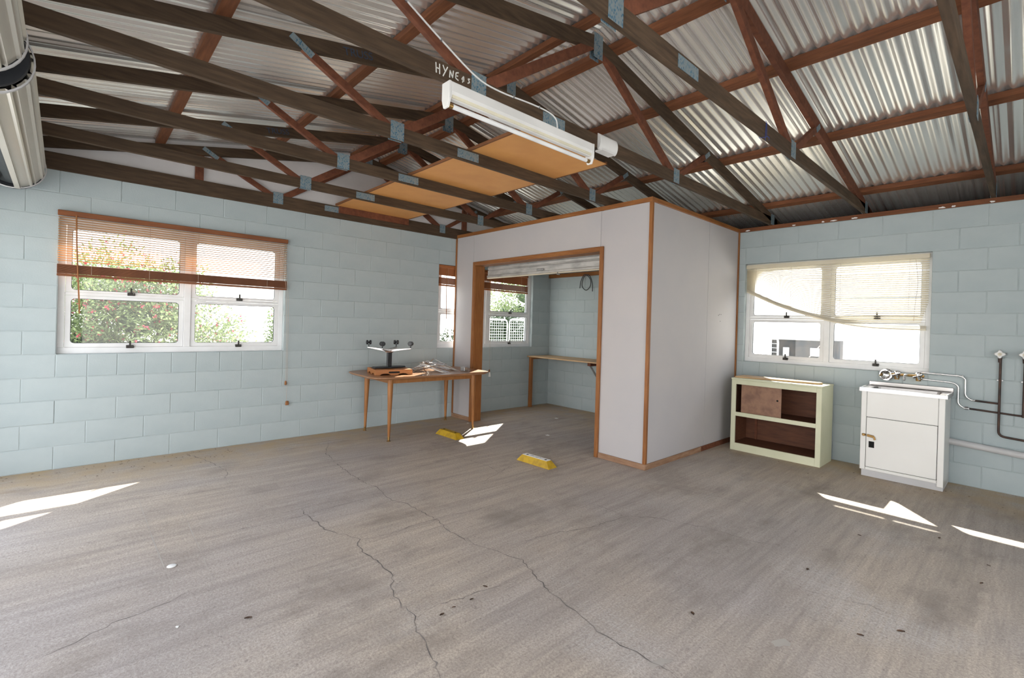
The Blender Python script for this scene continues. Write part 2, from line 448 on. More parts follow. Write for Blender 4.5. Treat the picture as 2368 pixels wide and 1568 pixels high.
mb = MB()
for k in range(150):
    if k < 90: x, y = .06 + abs(rc.gauss(0, .22)), rc.uniform(-.5, 1.3)
    elif k < 120: x, y = rc.uniform(3.5, 6.2), 5.75 - abs(rc.gauss(0, .25))
    else: x, y = rc.uniform(.6, 3.0), 5.95 - abs(rc.gauss(0, .4))
    a, r = rc.uniform(0, PI), rc.uniform(.004, .013)
    c1, s1 = r * math.cos(a), r * math.sin(a)
    mb.poly([(x - c1, y - s1, .002), (x + s1 * .4, y - c1 * .4, .004), (x + c1, y + s1, .002), (x - s1 * .4, y + c1 * .4, .004)])
o = mb.build('leaf_litter', M['dry_leaf'], floor); o['kind'] = 'stuff'

def block_mesh(w, h=.195, d=.03, c=.003):
    mb = MB(); x, z = w / 2, h / 2
    o = [(-x, c, -z), (x, c, -z), (x, c, z), (-x, c, z)]
    i = [(-x + c, 0, -z + c), (x - c, 0, -z + c), (x - c, 0, z - c), (-x + c, 0, z - c)]
    bk = [(-x, d, -z), (x, d, -z), (x, d, z), (-x, d, z)]
    mb.v = o + i + bk
    mb.f = [(4, 5, 6, 7)]
    for k in range(4):
        j = (k + 1) % 4
        mb.f += [(k, j, 4 + j, 4 + k), (8 + k, 8 + j, j, k)]
    return mb.mesh('block', M['paint_blue'])
BLK = {}
def block_wall(parent, u0, u1, holes, place, rows, phase, rnd, skip=lambda u, z: False, joint=.005):
    for r in range(rows):
        z0 = .2 * r
        edges = []
        u = u0
        off = phase if r % 2 == 0 else phase + .2
        k = math.floor((u0 - off) / .4) + 1
        cuts = [u0]
        while off + .4 * k < u1 - .01:
            if off + .4 * k > u0 + .01: cuts.append(off + .4 * k)
            k += 1
        cuts.append(u1)
        segs = []
        for a, b2 in zip(cuts[:-1], cuts[1:]):
            parts = [(a, b2)]
            for (h0, h1, hz0, hz1) in holes:
                if z0 + .1 > hz0 and z0 + .1 < hz1:
                    nx = []
                    for p, q in parts:
                        if q <= h0 + .001 or p >= h1 - .001: nx.append((p, q)); continue
                        if p < h0: nx.append((p, h0))
                        if q > h1: nx.append((h1, q))
                    parts = nx
                if abs(z0 + .2 - hz0) < .01:      # half blocks under the sill
                    nx = []
                    for p, q in parts:
                        mid = (p + q) / 2
                        if q - p > .35 and h0 - .1 < mid < h1 + .1: nx += [(p, mid), (mid, q)]
                        else: nx.append((p, q))
                    parts = nx
            segs += [p for p in parts if p[1] - p[0] > .03]
        for p, q in segs:
            if skip((p + q) / 2, z0 + .1): continue
            w = round(q - p - joint, 3)
            if w not in BLK: BLK[w] = block_mesh(w)
            put('block', BLK[w], parent, *place((p + q) / 2, z0 + .1, rnd.gauss(0, .0007)))

def core(mb, holes, u0, u1, z1, f):
    """wall slab u0..u1 with rectangular holes; f(a,b,c,d) adds the box"""
    cuts = sorted({u0, u1} | {h[0] for h in holes} | {h[1] for h in holes})
    for a, b2 in zip(cuts[:-1], cuts[1:]):
        h = [q for q in holes if q[0] <= a + 1e-6 and q[1] >= b2 - 1e-6]
        if h: f(a, b2, -.12, h[0][2]); f(a, b2, h[0][3], z1)
        else: f(a, b2, -.12, z1)
hl = [(0, 1.8, 1.0, 2.2), (3.8, 5.64, 1.0, 2.2)]
mb = MB(); core(mb, hl, YF - .19, YB + .19, 2.585, lambda a, b2, c2, d: mb.box(-.19, -.0028, a, b2, c2, d))
wall_left = struct(mb.build('wall_left', M['mortar']))
rb = random.Random(11)
block_wall(wall_left, YF + .02, YB, hl, lambda u, z, j: ((j, u, z), (0, 0, PI / 2)), 13, 0.0, rb)
hb = [(3.4, 5.205, 1.0, 2.2)]
mb = MB(); core(mb, hb, -.0036, XR + .19, 2.615, lambda a, b2, c2, d: mb.box(a, b2, YB + .0028, YB + .19, c2, d))
wall_back = struct(mb.build('wall_back', M['mortar']))
block_wall(wall_back, 0, XR, hb, lambda u, z, j: ((u, YB + j, z), (0, 0, 0)), 13, 0.0, rb)
# last thin top course on each wall is the wall plate / closing strip
MB().box(.0, XR, YB - .012, YB + .15, 2.60, 2.645).build('wall_plate', M['batten'], wall_back)
rs = random.Random(5)
for x in (3.42, 3.95, 4.25, 4.35, 4.55, 5.27, 5.35, 5.62):
    splat(0, 0, rs.uniform(.015, .04), .009, 0, 0, rs, 12).build('paint_splash', M['white_plastic'], wall_back, loc=(x, YB - .0135, 2.612), rot=(PI / 2, 0, 0))
MB().prism([(YF - .19, 2.585), (YB + .19, 2.585), (YB + .19, topz(YB + .19) + .05), (RY, topz(RY) + .05), (YF - .19, topz(YF - .19) + .05)], lambda p: (-.03, p[0], p[1]), lambda p: (-.018, p[0], p[1])).build('gable_sheet', M['gable'], wall_left)

# front wall with the two open roller doorways, an added opening (behind the camera) and the far side wall
hf = [(.2, 2.55, -.12, 2.25), (2.75, 5.15, -.12, 2.25), (5.4, 7.2, -.12, 2.25)]  # last opening is made up, unseen, to let more light in
mb = MB(); core(mb, hf, -.19, XR + .19, 2.6, lambda a, b2, c2, d: (mb.box(a, b2, YF - .19, YF, c2, d) if d - c2 > .01 else None))
struct(mb.build('wall_front', M['plain_wall']))
hr = [(.2, 3.6, -.12, 2.25)]  # made-up unseen opening, added to light the block wall and closet side
mb = MB(); core(mb, hr, YF, YB, 2.6, lambda a, b2, c2, d: (mb.box(XR, XR + .19, a, b2, c2, d) if d - c2 > .01 else None))
mb.prism([(YF, 2.6), (YB, 2.6), (YB, topz(YB)), (RY, topz(RY)), (YF, topz(YF))], lambda p: (XR, p[0], p[1]), lambda p: (XR + .19, p[0], p[1]))
struct(mb.build('wall_right', M['plain_wall']))

# ------------------------------------------------------------------ roof
ceiling = struct(put('ceiling', MB().box(-.35, XR + .4, RY - .12, RY + .12, 3.50, 3.512).mesh('ceiling', M['iron'])))
ceiling['label'] = 'corrugated iron roof on timber battens'
PITCH, DEP = .076, .009
def sheet_mesh(sign):
    mb = MB(); n = 6; cor = 11; y0, y1 = RY, (YB + 1.03 if sign > 0 else YF - .55)
    xs = [i * PITCH / n for i in range(cor * n + 1)]
    ys = [y0 + (y1 - y0) * j / 3 for j in range(4)]
    for y in ys:
        for x in xs:
            mb.v.append((x, y, topz(y) + .043 + DEP * (1 + math.cos(2 * PI * x / PITCH))))
    w = len(xs)
    for j in range(3):
        for i in range(w - 1):
            mb.f.append((j * w + i, j * w + i + 1, (j + 1) * w + i + 1, (j + 1) * w + i))
    return mb.mesh('roof_sheet', M['iron'], smooth=True)
for sgn in (1, -1):
    me = sheet_mesh(sgn)
    for k in range(11):
        put('roof_sheet', me, ceiling, loc=(-.35 + .76 * k, 0, .0008 * (k % 2)))
for y in (.63, 1.58, 2.50, 2.87, 3.64, 4.66, 5.78, -.38):
    s = -SL if y > RY else SL
    w = .075
    mb = MB(); a, b2 = topz(y), topz(y + w)
    mb.v = [(-.15, y, a), (XR + .2, y, a), (XR + .2, y + w, b2), (-.15, y + w, b2), (-.15, y, a + .042), (XR + .2, y, a + .042), (XR + .2, y + w, b2 + .042), (-.15, y + w, b2 + .042)]
    mb.f = [(0, 3, 2, 1), (4, 5, 6, 7), (0, 1, 5, 4), (1, 2, 6, 5), (2, 3, 7, 6), (3, 0, 4, 7)]
    mb.build('roof_batten', M['batten'], ceiling)
# eave closers above the two long walls
for s_, y0 in ((1, YB), (-1, YF)):
    ov = .955 if s_ > 0 else .47  # back overhang lengthened, out of view, to cut off the floor sun strips
    ya, yb = y0 + s_ * .19, y0 + s_ * (ov - .01)
    MB().box(-.3, XR + .3, min(ya, yb), max(ya, yb), 2.475, 2.487).build('soffit', M['chord'], ceiling)
    yc = y0 + s_ * ov
    MB().box(-.3, XR + .3, yc - .012, yc + .012, 2.46, topz(yc) + .066).build('fascia', M['chord'], ceiling)

# ------------------------------------------------------------------ trusses
def plate(t, y, z, w, h, ang=0, faces=(1, -1)):
    for s in faces:
        d = Vector((0, math.cos(ang), math.sin(ang))); u = Vector((0, -math.sin(ang), math.cos(ang)))
        MB().obox((s * .0187, y, z), d * w / 2, u * h / 2, Vector((.0012, 0, 0))).build('nail_plate', M['plate'], t)
def web(t, p, q, h=.065):
    MB().bar((0, *p), (0, *q), .034, h).build('web', M['web'], t, bevel=.002)
def make_truss(x, label, gable=False, red=False):
    t = thing('roof_truss', label, 'truss', (x, 0, 0), 0, 'timber roof trusses')
    z0 = TZ if not gable else 2.59
    zt = TZ + .09
    for a, b2 in ((YF - .1, 2.299), (2.301, YB + .12)):
        MB().box(-.0175, .0175, a, b2, z0, zt).build('bottom_chord', M['chord'], t, bevel=.002)
    for s in (1, -1):
        y1 = RY + s * (4.25 if s > 0 else 3.75)
        mb = MB(); mb.prism([(RY, under(RY)), (y1, under(y1)), (y1, topz(y1)), (RY, topz(RY))], lambda p: (-.0175, p[0], p[1]), lambda p: (.0175, p[0], p[1]))
        mb.build('top_chord', M['web'] if red and s > 0 else M['chord'], t)
    lj, rj = 1.70, 3.82
    web(t, (lj + .05, TZ + .07), (RY - .06, under(RY) + .01)); web(t, (rj - .05, TZ + .07), (RY + .06, under(RY) + .01))
    web(t, (lj - .05, TZ + .07), (1.08, under(1.08) + .02), .05); web(t, (rj + .05, TZ + .07), (4.36, under(4.36) + .02), .05)
    plate(t, lj, TZ + .055, .10, .125); plate(t, rj, TZ + .055, .09, .12)
    plate(t, 2.30, TZ + .043, .20, .066)
    plate(t, RY, under(RY) + .02, .095, .17)
    plate(t, 1.07, under(1.07) + .025, .15, .04, math.atan2(TZ - under(1.08), .57))
    plate(t, 4.37, under(4.37) + .025, .10, .04, math.atan2(under(4.36) - TZ, .5))
    plate(t, YB - .03, TZ + .06, .10, .12)
    if gable:
        for y in (.98, 3.05, 4.2, -.2):
            MB().box(-.0175, .0175, y - .035, y + .035, TZ + .09, under(y)).build('stud', M['web'], t)
    return t
T1 = make_truss(.008, 'end truss against the white gable sheet on top of the block wall', True)
T2 = make_truss(.90, 'roof truss one bay out from the white gable sheet')
T3 = make_truss(1.82, 'roof truss two bays out from the white gable sheet')
T4 = make_truss(2.76, 'roof truss next to the fluorescent light, on its gable side')
T5 = make_truss(3.70, 'roof truss that carries the fluorescent light and white chalk lettering')
T6 = make_truss(4.64, 'roof truss with a scrap of blue twine tied round its bottom chord', red=True)
T7 = make_truss(5.625, 'roof truss above the laundry tub pipes, nearest the camera', red=True)

# chalk lettering on T5 (strokes on the camera-side face of the chord)
STR = {'H': [[(0, 1), (.1, 0)], [(.5, 1), (.55, 0)], [(.05, .5), (.55, .5)]],
       'Y': [[(0, 1), (.3, .5)], [(.65, 1), (.05, -.1)]],
       'N': [[(0, 0), (.05, .9)], [(.05, .9), (.5, .1)], [(.5, .1), (.6, 1)]],
       'E': [[(.5, 1), (.05, .85), (.0, .2), (.5, .05)], [(.0, .5), (.4, .55)]],
       '&': [[(.45, .2), (.05, .35), (.35, .75), (.4, .35), (.15, .0)]],
       'S': [[(.4, .65), (.1, .6), (.35, .3), (.05, .1)]]}
mb = MB(); yy = 1.425
rw = random.Random(2)
for ch, sc in (('H', .052), ('Y', .052), ('N', .044), ('E', .044), ('&', .046), ('S', .050)):
    zb = TZ + .018 + (yy - 1.42) * .06
    for st in STR[ch]:
        pts = [(.0192, yy + u * sc * .85, zb + v * sc) for u, v in st]
        for p, q in zip(pts[:-1], pts[1:]):
            mb.bar(p, q, .0012, .006)
    yy += sc * .62 + .010
mb.build('chalk_lettering', M['chalk'], T5)
def text_mesh(txt, size, mname, ext=.0008):
    cu = bpy.data.curves.new('lettering', 'FONT'); cu.body = txt; cu.size = size; cu.extrude = ext
    o = bpy.data.objects.new('tmp_text', cu); COL.objects.link(o)
    dg = bpy.context.evaluated_depsgraph_get()
    me = bpy.data.meshes.new_from_object(o.evaluated_get(dg)); me.name = 'lettering'
    bpy.data.objects.remove(o); bpy.data.curves.remove(cu)
    me.materials.clear(); me.materials.append(M[mname])
    return me
stamp = text_mesh('TRUSS', .07, 'blue_ink')
def stamp_on(t, y):
    o = put('stamp_lettering', stamp, t, loc=(.0188, y, under(y) + .024), rot=None)
    sl = SL if y < RY else -SL
    d = Vector((0, 1, sl)).normalized(); nn = Vector((1, 0, 0)); u = nn.cross(d)
    o.rotation_euler = Matrix((d, u, nn)).transposed().to_euler()
for t, y in ((T4, 1.32), (T3, 1.1), (T2, 1.35)): stamp_on(t, y)

# things fixed to or lying on the trusses
hbd = thing('hardboard_sheet', 'long orange hardboard sheet lying flat across the truss bottom chords', 'board', (1.72, 2.80, TZ + .09))
MB().box(-1.68, 1.66, -.47, .47, 0, .006).build('sheet', M['hardboard'], hbd, bevel=.001)
for s in (-1, 1): MB().box(-1.68, 1.66, s * .475 - .008, s * .475 + .008, .0, .022).build('edge_strip', M['hardboard_edge'], hbd)
tb = MB().box(.028, .055, 2.36, 3.28, 2.655, 2.735).build('timber_batten', M['web'], bevel=.002)
tag(tb, 'short red-brown timber batten under the gable end of the orange hardboard sheet', 'timber batten')

fl = thing('fluorescent_light', 'white single-tube fluorescent batten light fixed under a roof truss', 'light', (3.705, 2.09, TZ))
mb = MB(); pr = [(-.035, 0), (.035, 0), (.035, -.05), (.018, -.085), (-.018, -.085), (-.035, -.05)]
mb.prism(pr, lambda p: (p[0], -.58, p[1]), lambda p: (p[0], .58, p[1])); mb.build('body', M['white_plastic'], fl, bevel=.003)
MB().box(.012, .0275, -.568, .568, -.082, -.055).build('reflector', M['yellowed'], fl)
for s in (-1, 1):
    mb = MB(); mb.prism([(-.036, .001), (.036, .001), (.036, -.09), (.02, -.135), (-.02, -.135), (-.036, -.09)], lambda p: (p[0], s * .58, p[1]), lambda p: (p[0], s * .594, p[1]))
    mb.build('end_cap', M['white_plastic'], fl, bevel=.002)
    MB().lathe([(.014, s * .55), (.014, s * .58)], (0, 0, -.115), 'Y', 14).build('tube_cap', M['brass'], fl)
MB().lathe([(.013, -.55), (.013, .55)], (0, 0, -.115), 'Y', 16).build('lamp_tube', M['tube'], fl, smooth=True)

cab = MB().tube(smooth_path([(3.7225, 1.13, 3.005), (3.7225, 1.25, 2.945), (3.7225, 1.45, 2.84), (3.7225, 1.68, 2.735), (3.7225, 1.85, 2.715), (3.7225, 2.08, 2.728), (3.7225, 2.24, 2.728), (3.7225, 2.31, 2.705), (3.7225, 2.325, 2.66), (3.7225, 2.326, 2.645)], 5), .0048, 8).build('power_cable', M['white_plastic'], smooth=True)
tag(cab, 'thin white cable clipped down a truss web to the fluorescent light', 'cable')
for y, z in ((1.25, 2.945), (1.45, 2.84), (1.95, 2.72), (2.16, 2.73)):
    MB().box(.0, .010, -.004, .004, -.008, .008).build('cable_clip', M['galv'], cab, loc=(3.718, y, z))
wb = thing('cover_sleeve', 'white plastic sleeve wrapped over the truss chord at the light end', 'cover', (3.70, 2.84, TZ + .045))
mb = MB(); n_ = 14
for k in range(n_ + 1):
    a = -PI / 2 + PI * k / n_
    for yv in (-.10, .10):
        mb.v.append((.018 + .03 * math.cos(a), yv, .056 * math.sin(a)))
for k in range(n_): mb.f.append((2 * k, 2 * k + 1, 2 * k + 3, 2 * k + 2))
for yv in (0, 1): mb.f.append(tuple(2 * k + yv for k in range(n_ + 1)))
mb.build('shell', M['white_plastic'], wb, smooth=True)
MB().box(-.02, .045, -.075, .075, -.062, -.050).build('lip', M['white_plastic'], wb)
tw = thing('twine', 'scrap of blue twine knotted round a truss bottom chord', 'twine', (4.64, 3.30, TZ))
mb = MB().tube(fillet([(.021, -.01, -.004), (.021, 0, .095), (-.021, .004, .095), (-.021, 0, -.004), (.021, .012, -.004), (.021, .01, .09)], .004), .0016, 6); mb.build('loop', M['blue_twine'], tw)
MB().tube(smooth_path([(.022, -.01, .0), (.026, -.02, -.018), (.024, -.014, -.035)], 4), .0014, 6).build('tail', M['blue_twine'], tw)
MB().tube(smooth_path([(.022, .012, .0), (.03, .03, -.006), (.028, .035, -.02)], 4), .0014, 6).build('tail', M['blue_twine'], tw)

# ------------------------------------------------------------------ roller doors rolled up over the front wall
def roller_door(x0, x1, yc0, yc1, z0, z1, label, far_hub):
    t = thing('roller_door', label, 'roller door', (x0, yc0, z0))
    L = x1 - x0; R = .172
    sk = lambda u: (yc1 - yc0) * u / L
    skz = lambda u: (z1 - z0) * u / L
    mb = MB(); prof = []
    a0, a1 = math.radians(-86), math.radians(250)
    n = 132
    for k in range(n + 1):
        a = a0 + (a1 - a0) * k / n
        ph = (k / n * 11) % 1
        r = R + (.012 if ph < .16 or .30 < ph < .40 else 0) - (.008 if .2 < ph < .26 else 0)
        prof.append((r * math.cos(a), r * math.sin(a)))
    for u in (.14 if far_hub else .05, L - .05):
        for (y, z) in prof: mb.v.append((u, y + sk(u), z + skz(u)))
    m_ = len(prof)
    for k in range(m_ - 1): mb.f.append((k, k + 1, m_ + k + 1, m_ + k))
    cur = mb.build('curtain', M['iron_cream'], t)
    MB().lathe([(R - .03, .10), (R - .03, L - .06)], (0, 0, 0), 'X', 28).build('drum_barrel', M['black'], t)
    for u in ((.16, L - .06) if far_hub else (.06, L - .06)):
        MB().lathe([(R + .010, -.012), (R + .016, -.008), (R + .016, .008), (R + .010, .012)], (u, sk(u), skz(u)), 'X', 36, cap=False).build('hoop', M['pvc'], t)
    mb = MB()
    mb.bar((.15, .03 + 0, -R - .006), (L - .06, .03 + sk(L), -R - .008 + skz(L)), .03, .012, (0, 1, 0)); mb.build('bottom_rail', M['iron_cream'], t)
    # hub wheels
    for u in (.05, L - .02) if far_hub else (.02,):
        MB().lathe([(.05, -.012), (R - .004, -.012), (R, -.004), (R, .004), (R - .004, .012), (.05, .012)], (u, sk(u), skz(u)), 'X', 32).build('drum_wheel', M['black'], t)
        for k in range(3):
            MB().box(-.016, .016, -.012, .012, -.02, .02).build('hub_clip', M['galv'], t, loc=(u - .02, sk(u) + .12 * math.cos(k * 2.1), skz(u) + .12 * math.sin(k * 2.1)))
    if far_hub:
        MB().prism([(-.30, -.20), (-.10, -.155), (-.06, -.03), (-.30, .06)], lambda p: (.012, p[0], p[1]), lambda p: (.022, p[0], p[1])).build('bracket', M['pvc'], t)
    MB().tube([(-.02, 0, 0), (L + .02, sk(L), skz(L))], .02, 10).build('axle', M['galv'], t)
    return t
M['iron_cream'] = mat('beige steel curtain', (.56, .53, .47), (.50, .48, .43), rough=.35, metal=.25, scale=3, stretch=(.3, 3, 3))
roller_door(.06, 2.56, -.265, -.225, 2.53, 2.56, 'rolled up beige roller door drum ending at the block wall', True)
roller_door(2.66, 5.2, -.24, -.21, 2.575, 2.58, 'rolled up beige roller door drum nearer the camera', False)

# ------------------------------------------------------------------ windows (local: x right, y into the wall, z up)
def round_rect(x0, x1, z0, z1, r, k=4):
    out = []
    for cx_, cz, a in ((x1 - r, z0 + r, -PI / 2), (x1 - r, z1 - r, 0), (x0 + r, z1 - r, PI / 2), (x0 + r, z0 + r, PI)):
        for j in range(k + 1):
            t = a + PI / 2 * j / k; out.append((cx_ + r * math.cos(t), cz + r * math.sin(t)))
    return out
def ring(mb, outer, inner, y0, y1):
    n = len(outer); b = len(mb.v)
    for P, y in ((outer, y0), (inner, y0), (outer, y1), (inner, y1)): mb.v += [(p[0], y, p[1]) for p in P]
    for i in range(n):
        j = (i + 1) % n
        for q in ((0, 1), (1, 3), (3, 2), (2, 0)):
            mb.f.append((b + q[0] * n + i, b + q[0] * n + j, b + q[1] * n + j, b + q[1] * n + i))
    return mb
def make_window(name, loc, rz, Wd, split, label):
    w = bpy.data.objects.new(name, None); COL.objects.link(w); w.location = loc; w.rotation_euler = (0, 0, rz)
    struct(w); w['label'] = label
    H = 1.2; d0, d1 = .055, .115
    mb = MB()
    for a in ((0, Wd, 0, .055), (0, Wd, H - .05, H), (0, .045, .055, H - .05), (Wd - .045, Wd, .055, H - .05)):
        mb.box(a[0], a[1], d0, d1, a[2], a[3])
    mb.build('frame', M['alu'], w, bevel=.002)
    tz = .535
    MB().box(split - .028, split + .028, d0 - .004, d1, .055, H - .05).build('mullion', M['alu'], w, bevel=.002)
    for a, b2 in ((.045, split - .028), (split + .028, Wd - .045)):
        MB().box(a, b2, d0 + .004, d1, tz - .014, tz + .014).build('transom', M['alu'], w, bevel=.002)
        for z0, z1, rr in ((.055, tz - .014, .03), (tz + .014, H - .05, .03)):
            X0, X1 = a + .002, b2 - .002; Z0, Z1 = z0 + .002, z1 - .002; bm_, tm_ = (.034, .026) if z0 < .3 else (.018, .036)
            s = ring(MB(), round_rect(X0, X1, Z0, Z1, .001), round_rect(X0 + .036, X1 - .036, Z0 + bm_, Z1 - tm_, rr), d0 + .008, d1 - .014).build('sash', M['alu'], w)
            ring(MB(), round_rect(X0 + .0345, X1 - .0345, Z0 + bm_ - .0015, Z1 - tm_ + .0015, rr), round_rect(X0 + .040, X1 - .040, Z0 + bm_ + .004, Z1 - tm_ - .004, rr - .006), d0 + .018, d0 + .030).build('gasket', M['gasket'], s)
            MB().poly([(p[0], d0 + .024, p[1]) for p in round_rect(X0 + .036, X1 - .036, Z0 + bm_, Z1 - tm_, rr)]).build('pane', M['glass'], s)
            xm = (a + b2) / 2 + .02
            mb = MB().box(xm - .028, xm + .028, d0 - .012, d0 + .010, Z0 - .012, Z0 + .016)
            mb.box(xm - .007, xm + .007, d0 - .018, d0 - .008, Z0 + .01, Z0 + .058)
            mb.box(xm - .016, xm + .016, d0 - .026, d0 - .012, Z0 - .006, Z0 + .008)
            mb.build('latch', M['latch'], s, bevel=.002)
    return w
make_window('window_1', (0, 0, 1.0), PI / 2, 1.8, 0.92, 'white aluminium window with red flowering bush outside')
make_window('window_2', (0, 3.8, 1.0), PI / 2, 1.84, 0.92, 'white aluminium window partly behind the sheeted closet wall')
make_window('window_3', (3.4, YB, 1.0), 0, 1.805, 0.90, 'white aluminium window above the cream cabinet and laundry tub')

# ------------------------------------------------------------------ blinds
def slat_strip(L, w, tilt, prof=None, th=.0014, n=1):
    """slat along x, centred at z 0; prof(u)->dz"""
    mb = MB(); c, s = math.cos(tilt) * w / 2, math.sin(tilt) * w / 2
    for i in range(n + 1):
        x = L * i / n; dz = prof(x) if prof else 0
        for (yy_, zz) in ((-c, s - 0), (0, .0025), (c, -s)):
            mb.v.append((x, yy_, dz + zz)); mb.v.append((x, yy_, dz + zz - th))
    for i in range(n):
        b, e = 6 * i, 6 * i + 6
        for p, q in ((0, 2), (2, 4), (5, 3), (3, 1), (1, 0), (4, 5)):
            mb.f.append((b + p, b + q, e + q, e + p))
    mb.f += [(0, 1, 3, 2), (2, 3, 5, 4)]; k = 6 * n; mb.f += [(k, k + 2, k + 3, k + 1), (k + 2, k + 4, k + 5, k + 3)]
    return mb
def cords(t, xs, y, z0, z1):
    for x in xs:
        MB().tube([(x, y, z0), (x, y, z1)], .0011, 5).build('ladder_cord', M['cord'], t)

# window 1: timber venetian, half raised
b1 = thing('venetian_blind', 'orange timber venetian blind half raised over the bush window', 'blind', (0, -.01, 1.0), PI / 2)
MB().box(0, 1.82, -.045, -.004, 1.205, 1.25).build('headrail', M['blind_dark'], b1, bevel=.003)
sm = slat_strip(1.81, .025, math.radians(10)).mesh('slat', M['slat_glow'])
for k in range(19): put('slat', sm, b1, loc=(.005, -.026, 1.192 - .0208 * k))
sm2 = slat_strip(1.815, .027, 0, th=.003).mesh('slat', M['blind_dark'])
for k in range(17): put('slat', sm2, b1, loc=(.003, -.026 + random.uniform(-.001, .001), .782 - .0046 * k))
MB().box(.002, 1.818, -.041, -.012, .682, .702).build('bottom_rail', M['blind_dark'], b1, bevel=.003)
cords(b1, (.22, .62, 1.0, 1.62), -.041, 1.2, .70); cords(b1, (.22, .62, 1.0, 1.62), -.011, 1.2, .70)
MB().tube([(.115, -.055, 1.215), (.122, -.062, .95), (.150, -.058, .36)], .0055, 8).build('wand', M['trim'], b1)
mb = MB().tube(smooth_path([(1.72, -.047, 1.2), (1.80, -.042, .80), (1.835, -.02, .20), (1.838, -.02, -.35)], 5), .0014, 5)
mb.tube(smooth_path([(1.74, -.048, 1.2), (1.82, -.042, .80), (1.85, -.02, .20), (1.852, -.02, -.58)], 5), .0014, 5); mb.build('lift_cord', M['cord'], b1)
for x, z in ((1.838, -.37), (1.852, -.60), (1.866, -.60)):
    MB().lathe([(.004, .03), (.010, .02), (.012, -.012), (.007, -.018)], (x, -.02, z), 'Z', 10).build('cord_tassel', M['trim'], b1, smooth=True)

# window 2: timber venetian, drawn nearly to the top, hung inside the reveal
b2_ = thing('venetian_blind', 'orange timber venetian blind drawn high in the window beyond the closet', 'blind', (0, 3.805, 1.0), PI / 2)
MB().box(0, 1.73, .005, .045, 1.155, 1.195).build('headrail', M['blind_wood'], b2_, bevel=.003)
smc = slat_strip(1.725, .025, math.radians(78)).mesh('slat', M['blind_wood'])
for k in range(5):
    put('slat', smc, b2_, loc=(.003, .026, 1.140 - .0195 * k), rot=(0, .004 * k, 0))
sms = slat_strip(1.725, .027, 0, th=.0035).mesh('slat', M['blind_wood'])
for k in range(16): put('slat', sms, b2_, loc=(.003, .026, 1.015 - .006 * k), rot=(0, .006, 0))
mb = MB(); mb.bar((.003, .026, .905), (1.728, .026, .893), .03, .022, (0, 1, 0)); mb.build('bottom_rail', M['blind_wood'], b2_, bevel=.002)
cords(b2_, (.16, .75, 1.2, 1.58), .010, 1.16, .9)
MB().tube([(.12, .0, 1.15), (.135, -.006, .42)], .005, 8).build('wand', M['trim'], b2_)
MB().tube(smooth_path([(.93, .0, 1.15), (.94, -.004, .3), (.935, -.016, 0), (.935, -.016, -.34)], 5), .0016, 5).build('lift_cord', M['cord'], b2_)
MB().lathe([(.005, .05), (.011, .045), (.012, .015), (.008, .01)], (.935, -.018, -.395), 'Z', 10).build('cord_tassel', M['trim'], b2_, smooth=True)
MB().lathe([(.008, .012), (.013, 0), (.024, -.055), (.022, -.06)], (.935, -.026, -.395), 'Z', 12).build('cord_tassel', M['white_plastic'], b2_, smooth=True)

# window 3: cream venetian, sagging diagonal bottom rail
b3 = thing('venetian_blind', 'sagging cream venetian blind with its bottom rail hanging crooked', 'blind', (3.41, YB, 1.0), 0)
MB().box(0, 1.775, .005, .04, 1.14, 1.185).build('headrail', M['cream'], b3, bevel=.002)
BR = [(0, .862), (.41, .672), (.87, .525), (1.27, .452), (1.72, .437), (1.78, .436)]
def brail(x):
    for (a, za), (b2, zb) in zip(BR[:-1], BR[1:]):
        if a <= x <= b2 + 1e-6:
            t = (x - a) / (b2 - a); return za + (zb - za) * t
    return BR[-1][1]
sb = [Vector((x, 0, brail(x))) for x, _ in BR]; sb = smooth_path(sb, 8)
def brs(x):
    for a, b2 in zip(sb[:-1], sb[1:]):
        if a.x <= x <= b2.x + 1e-6: return a.z + (b2.z - a.z) * (x - a.x) / max(1e-6, b2.x - a.x)
    return sb[-1].z
NS = 29
for k in range(NS):
    f = k / NS
    top = 1.128 - (.020 * k if k < 5 else .020 * k + .012)
    def pf(x, k=k, f=f):
        lowz = brs(x) + .035 + .05 * min(1, x / 1.2)
        str_z = 1.128 - .0215 * k - (.014 if (k > 4 and x > .9) else 0)
        sq = 1.128 - (1.128 - lowz) * (k + .5) / NS
        w = max(0, min(1, 1 - (x - .15) / 1.1))
        return str_z * (1 - w) + max(str_z, sq) * w
    L = 1.77 if k < 20 else 1.77 - .006 * (k - 19)
    slat_strip(L, .025, math.radians(16), pf, n=14).build('slat', M['cream'], b3, loc=(.003, .022, 0))
def rail_strip(mb, off, h, wd):
    pts = [(.01 + 1.75 * i / 20) for i in range(21)]
    for a, b2 in zip(pts[:-1], pts[1:]):
        mb.bar((a, .02, brs(a) + off), (b2, .02, brs(b2) + off), wd, h, (0, 1, 0))
    return mb
rail_strip(MB(), 0, .013, .028).build('bottom_rail', M['cream'], b3)
for k in range(7): rail_strip(MB(), .010 + .0044 * k, .0030, .026).build('slat', M['cream'], b3)
cords(b3, (.12, .52, 1.02, 1.62), .008, 1.14, .62)
MB().tube(smooth_path([(1.67, .0, 1.13), (1.69, -.004, .9), (1.675, -.004, .7), (1.665, -.004, .52)], 5), .0018, 5).build('lift_cord', M['cord'], b3)

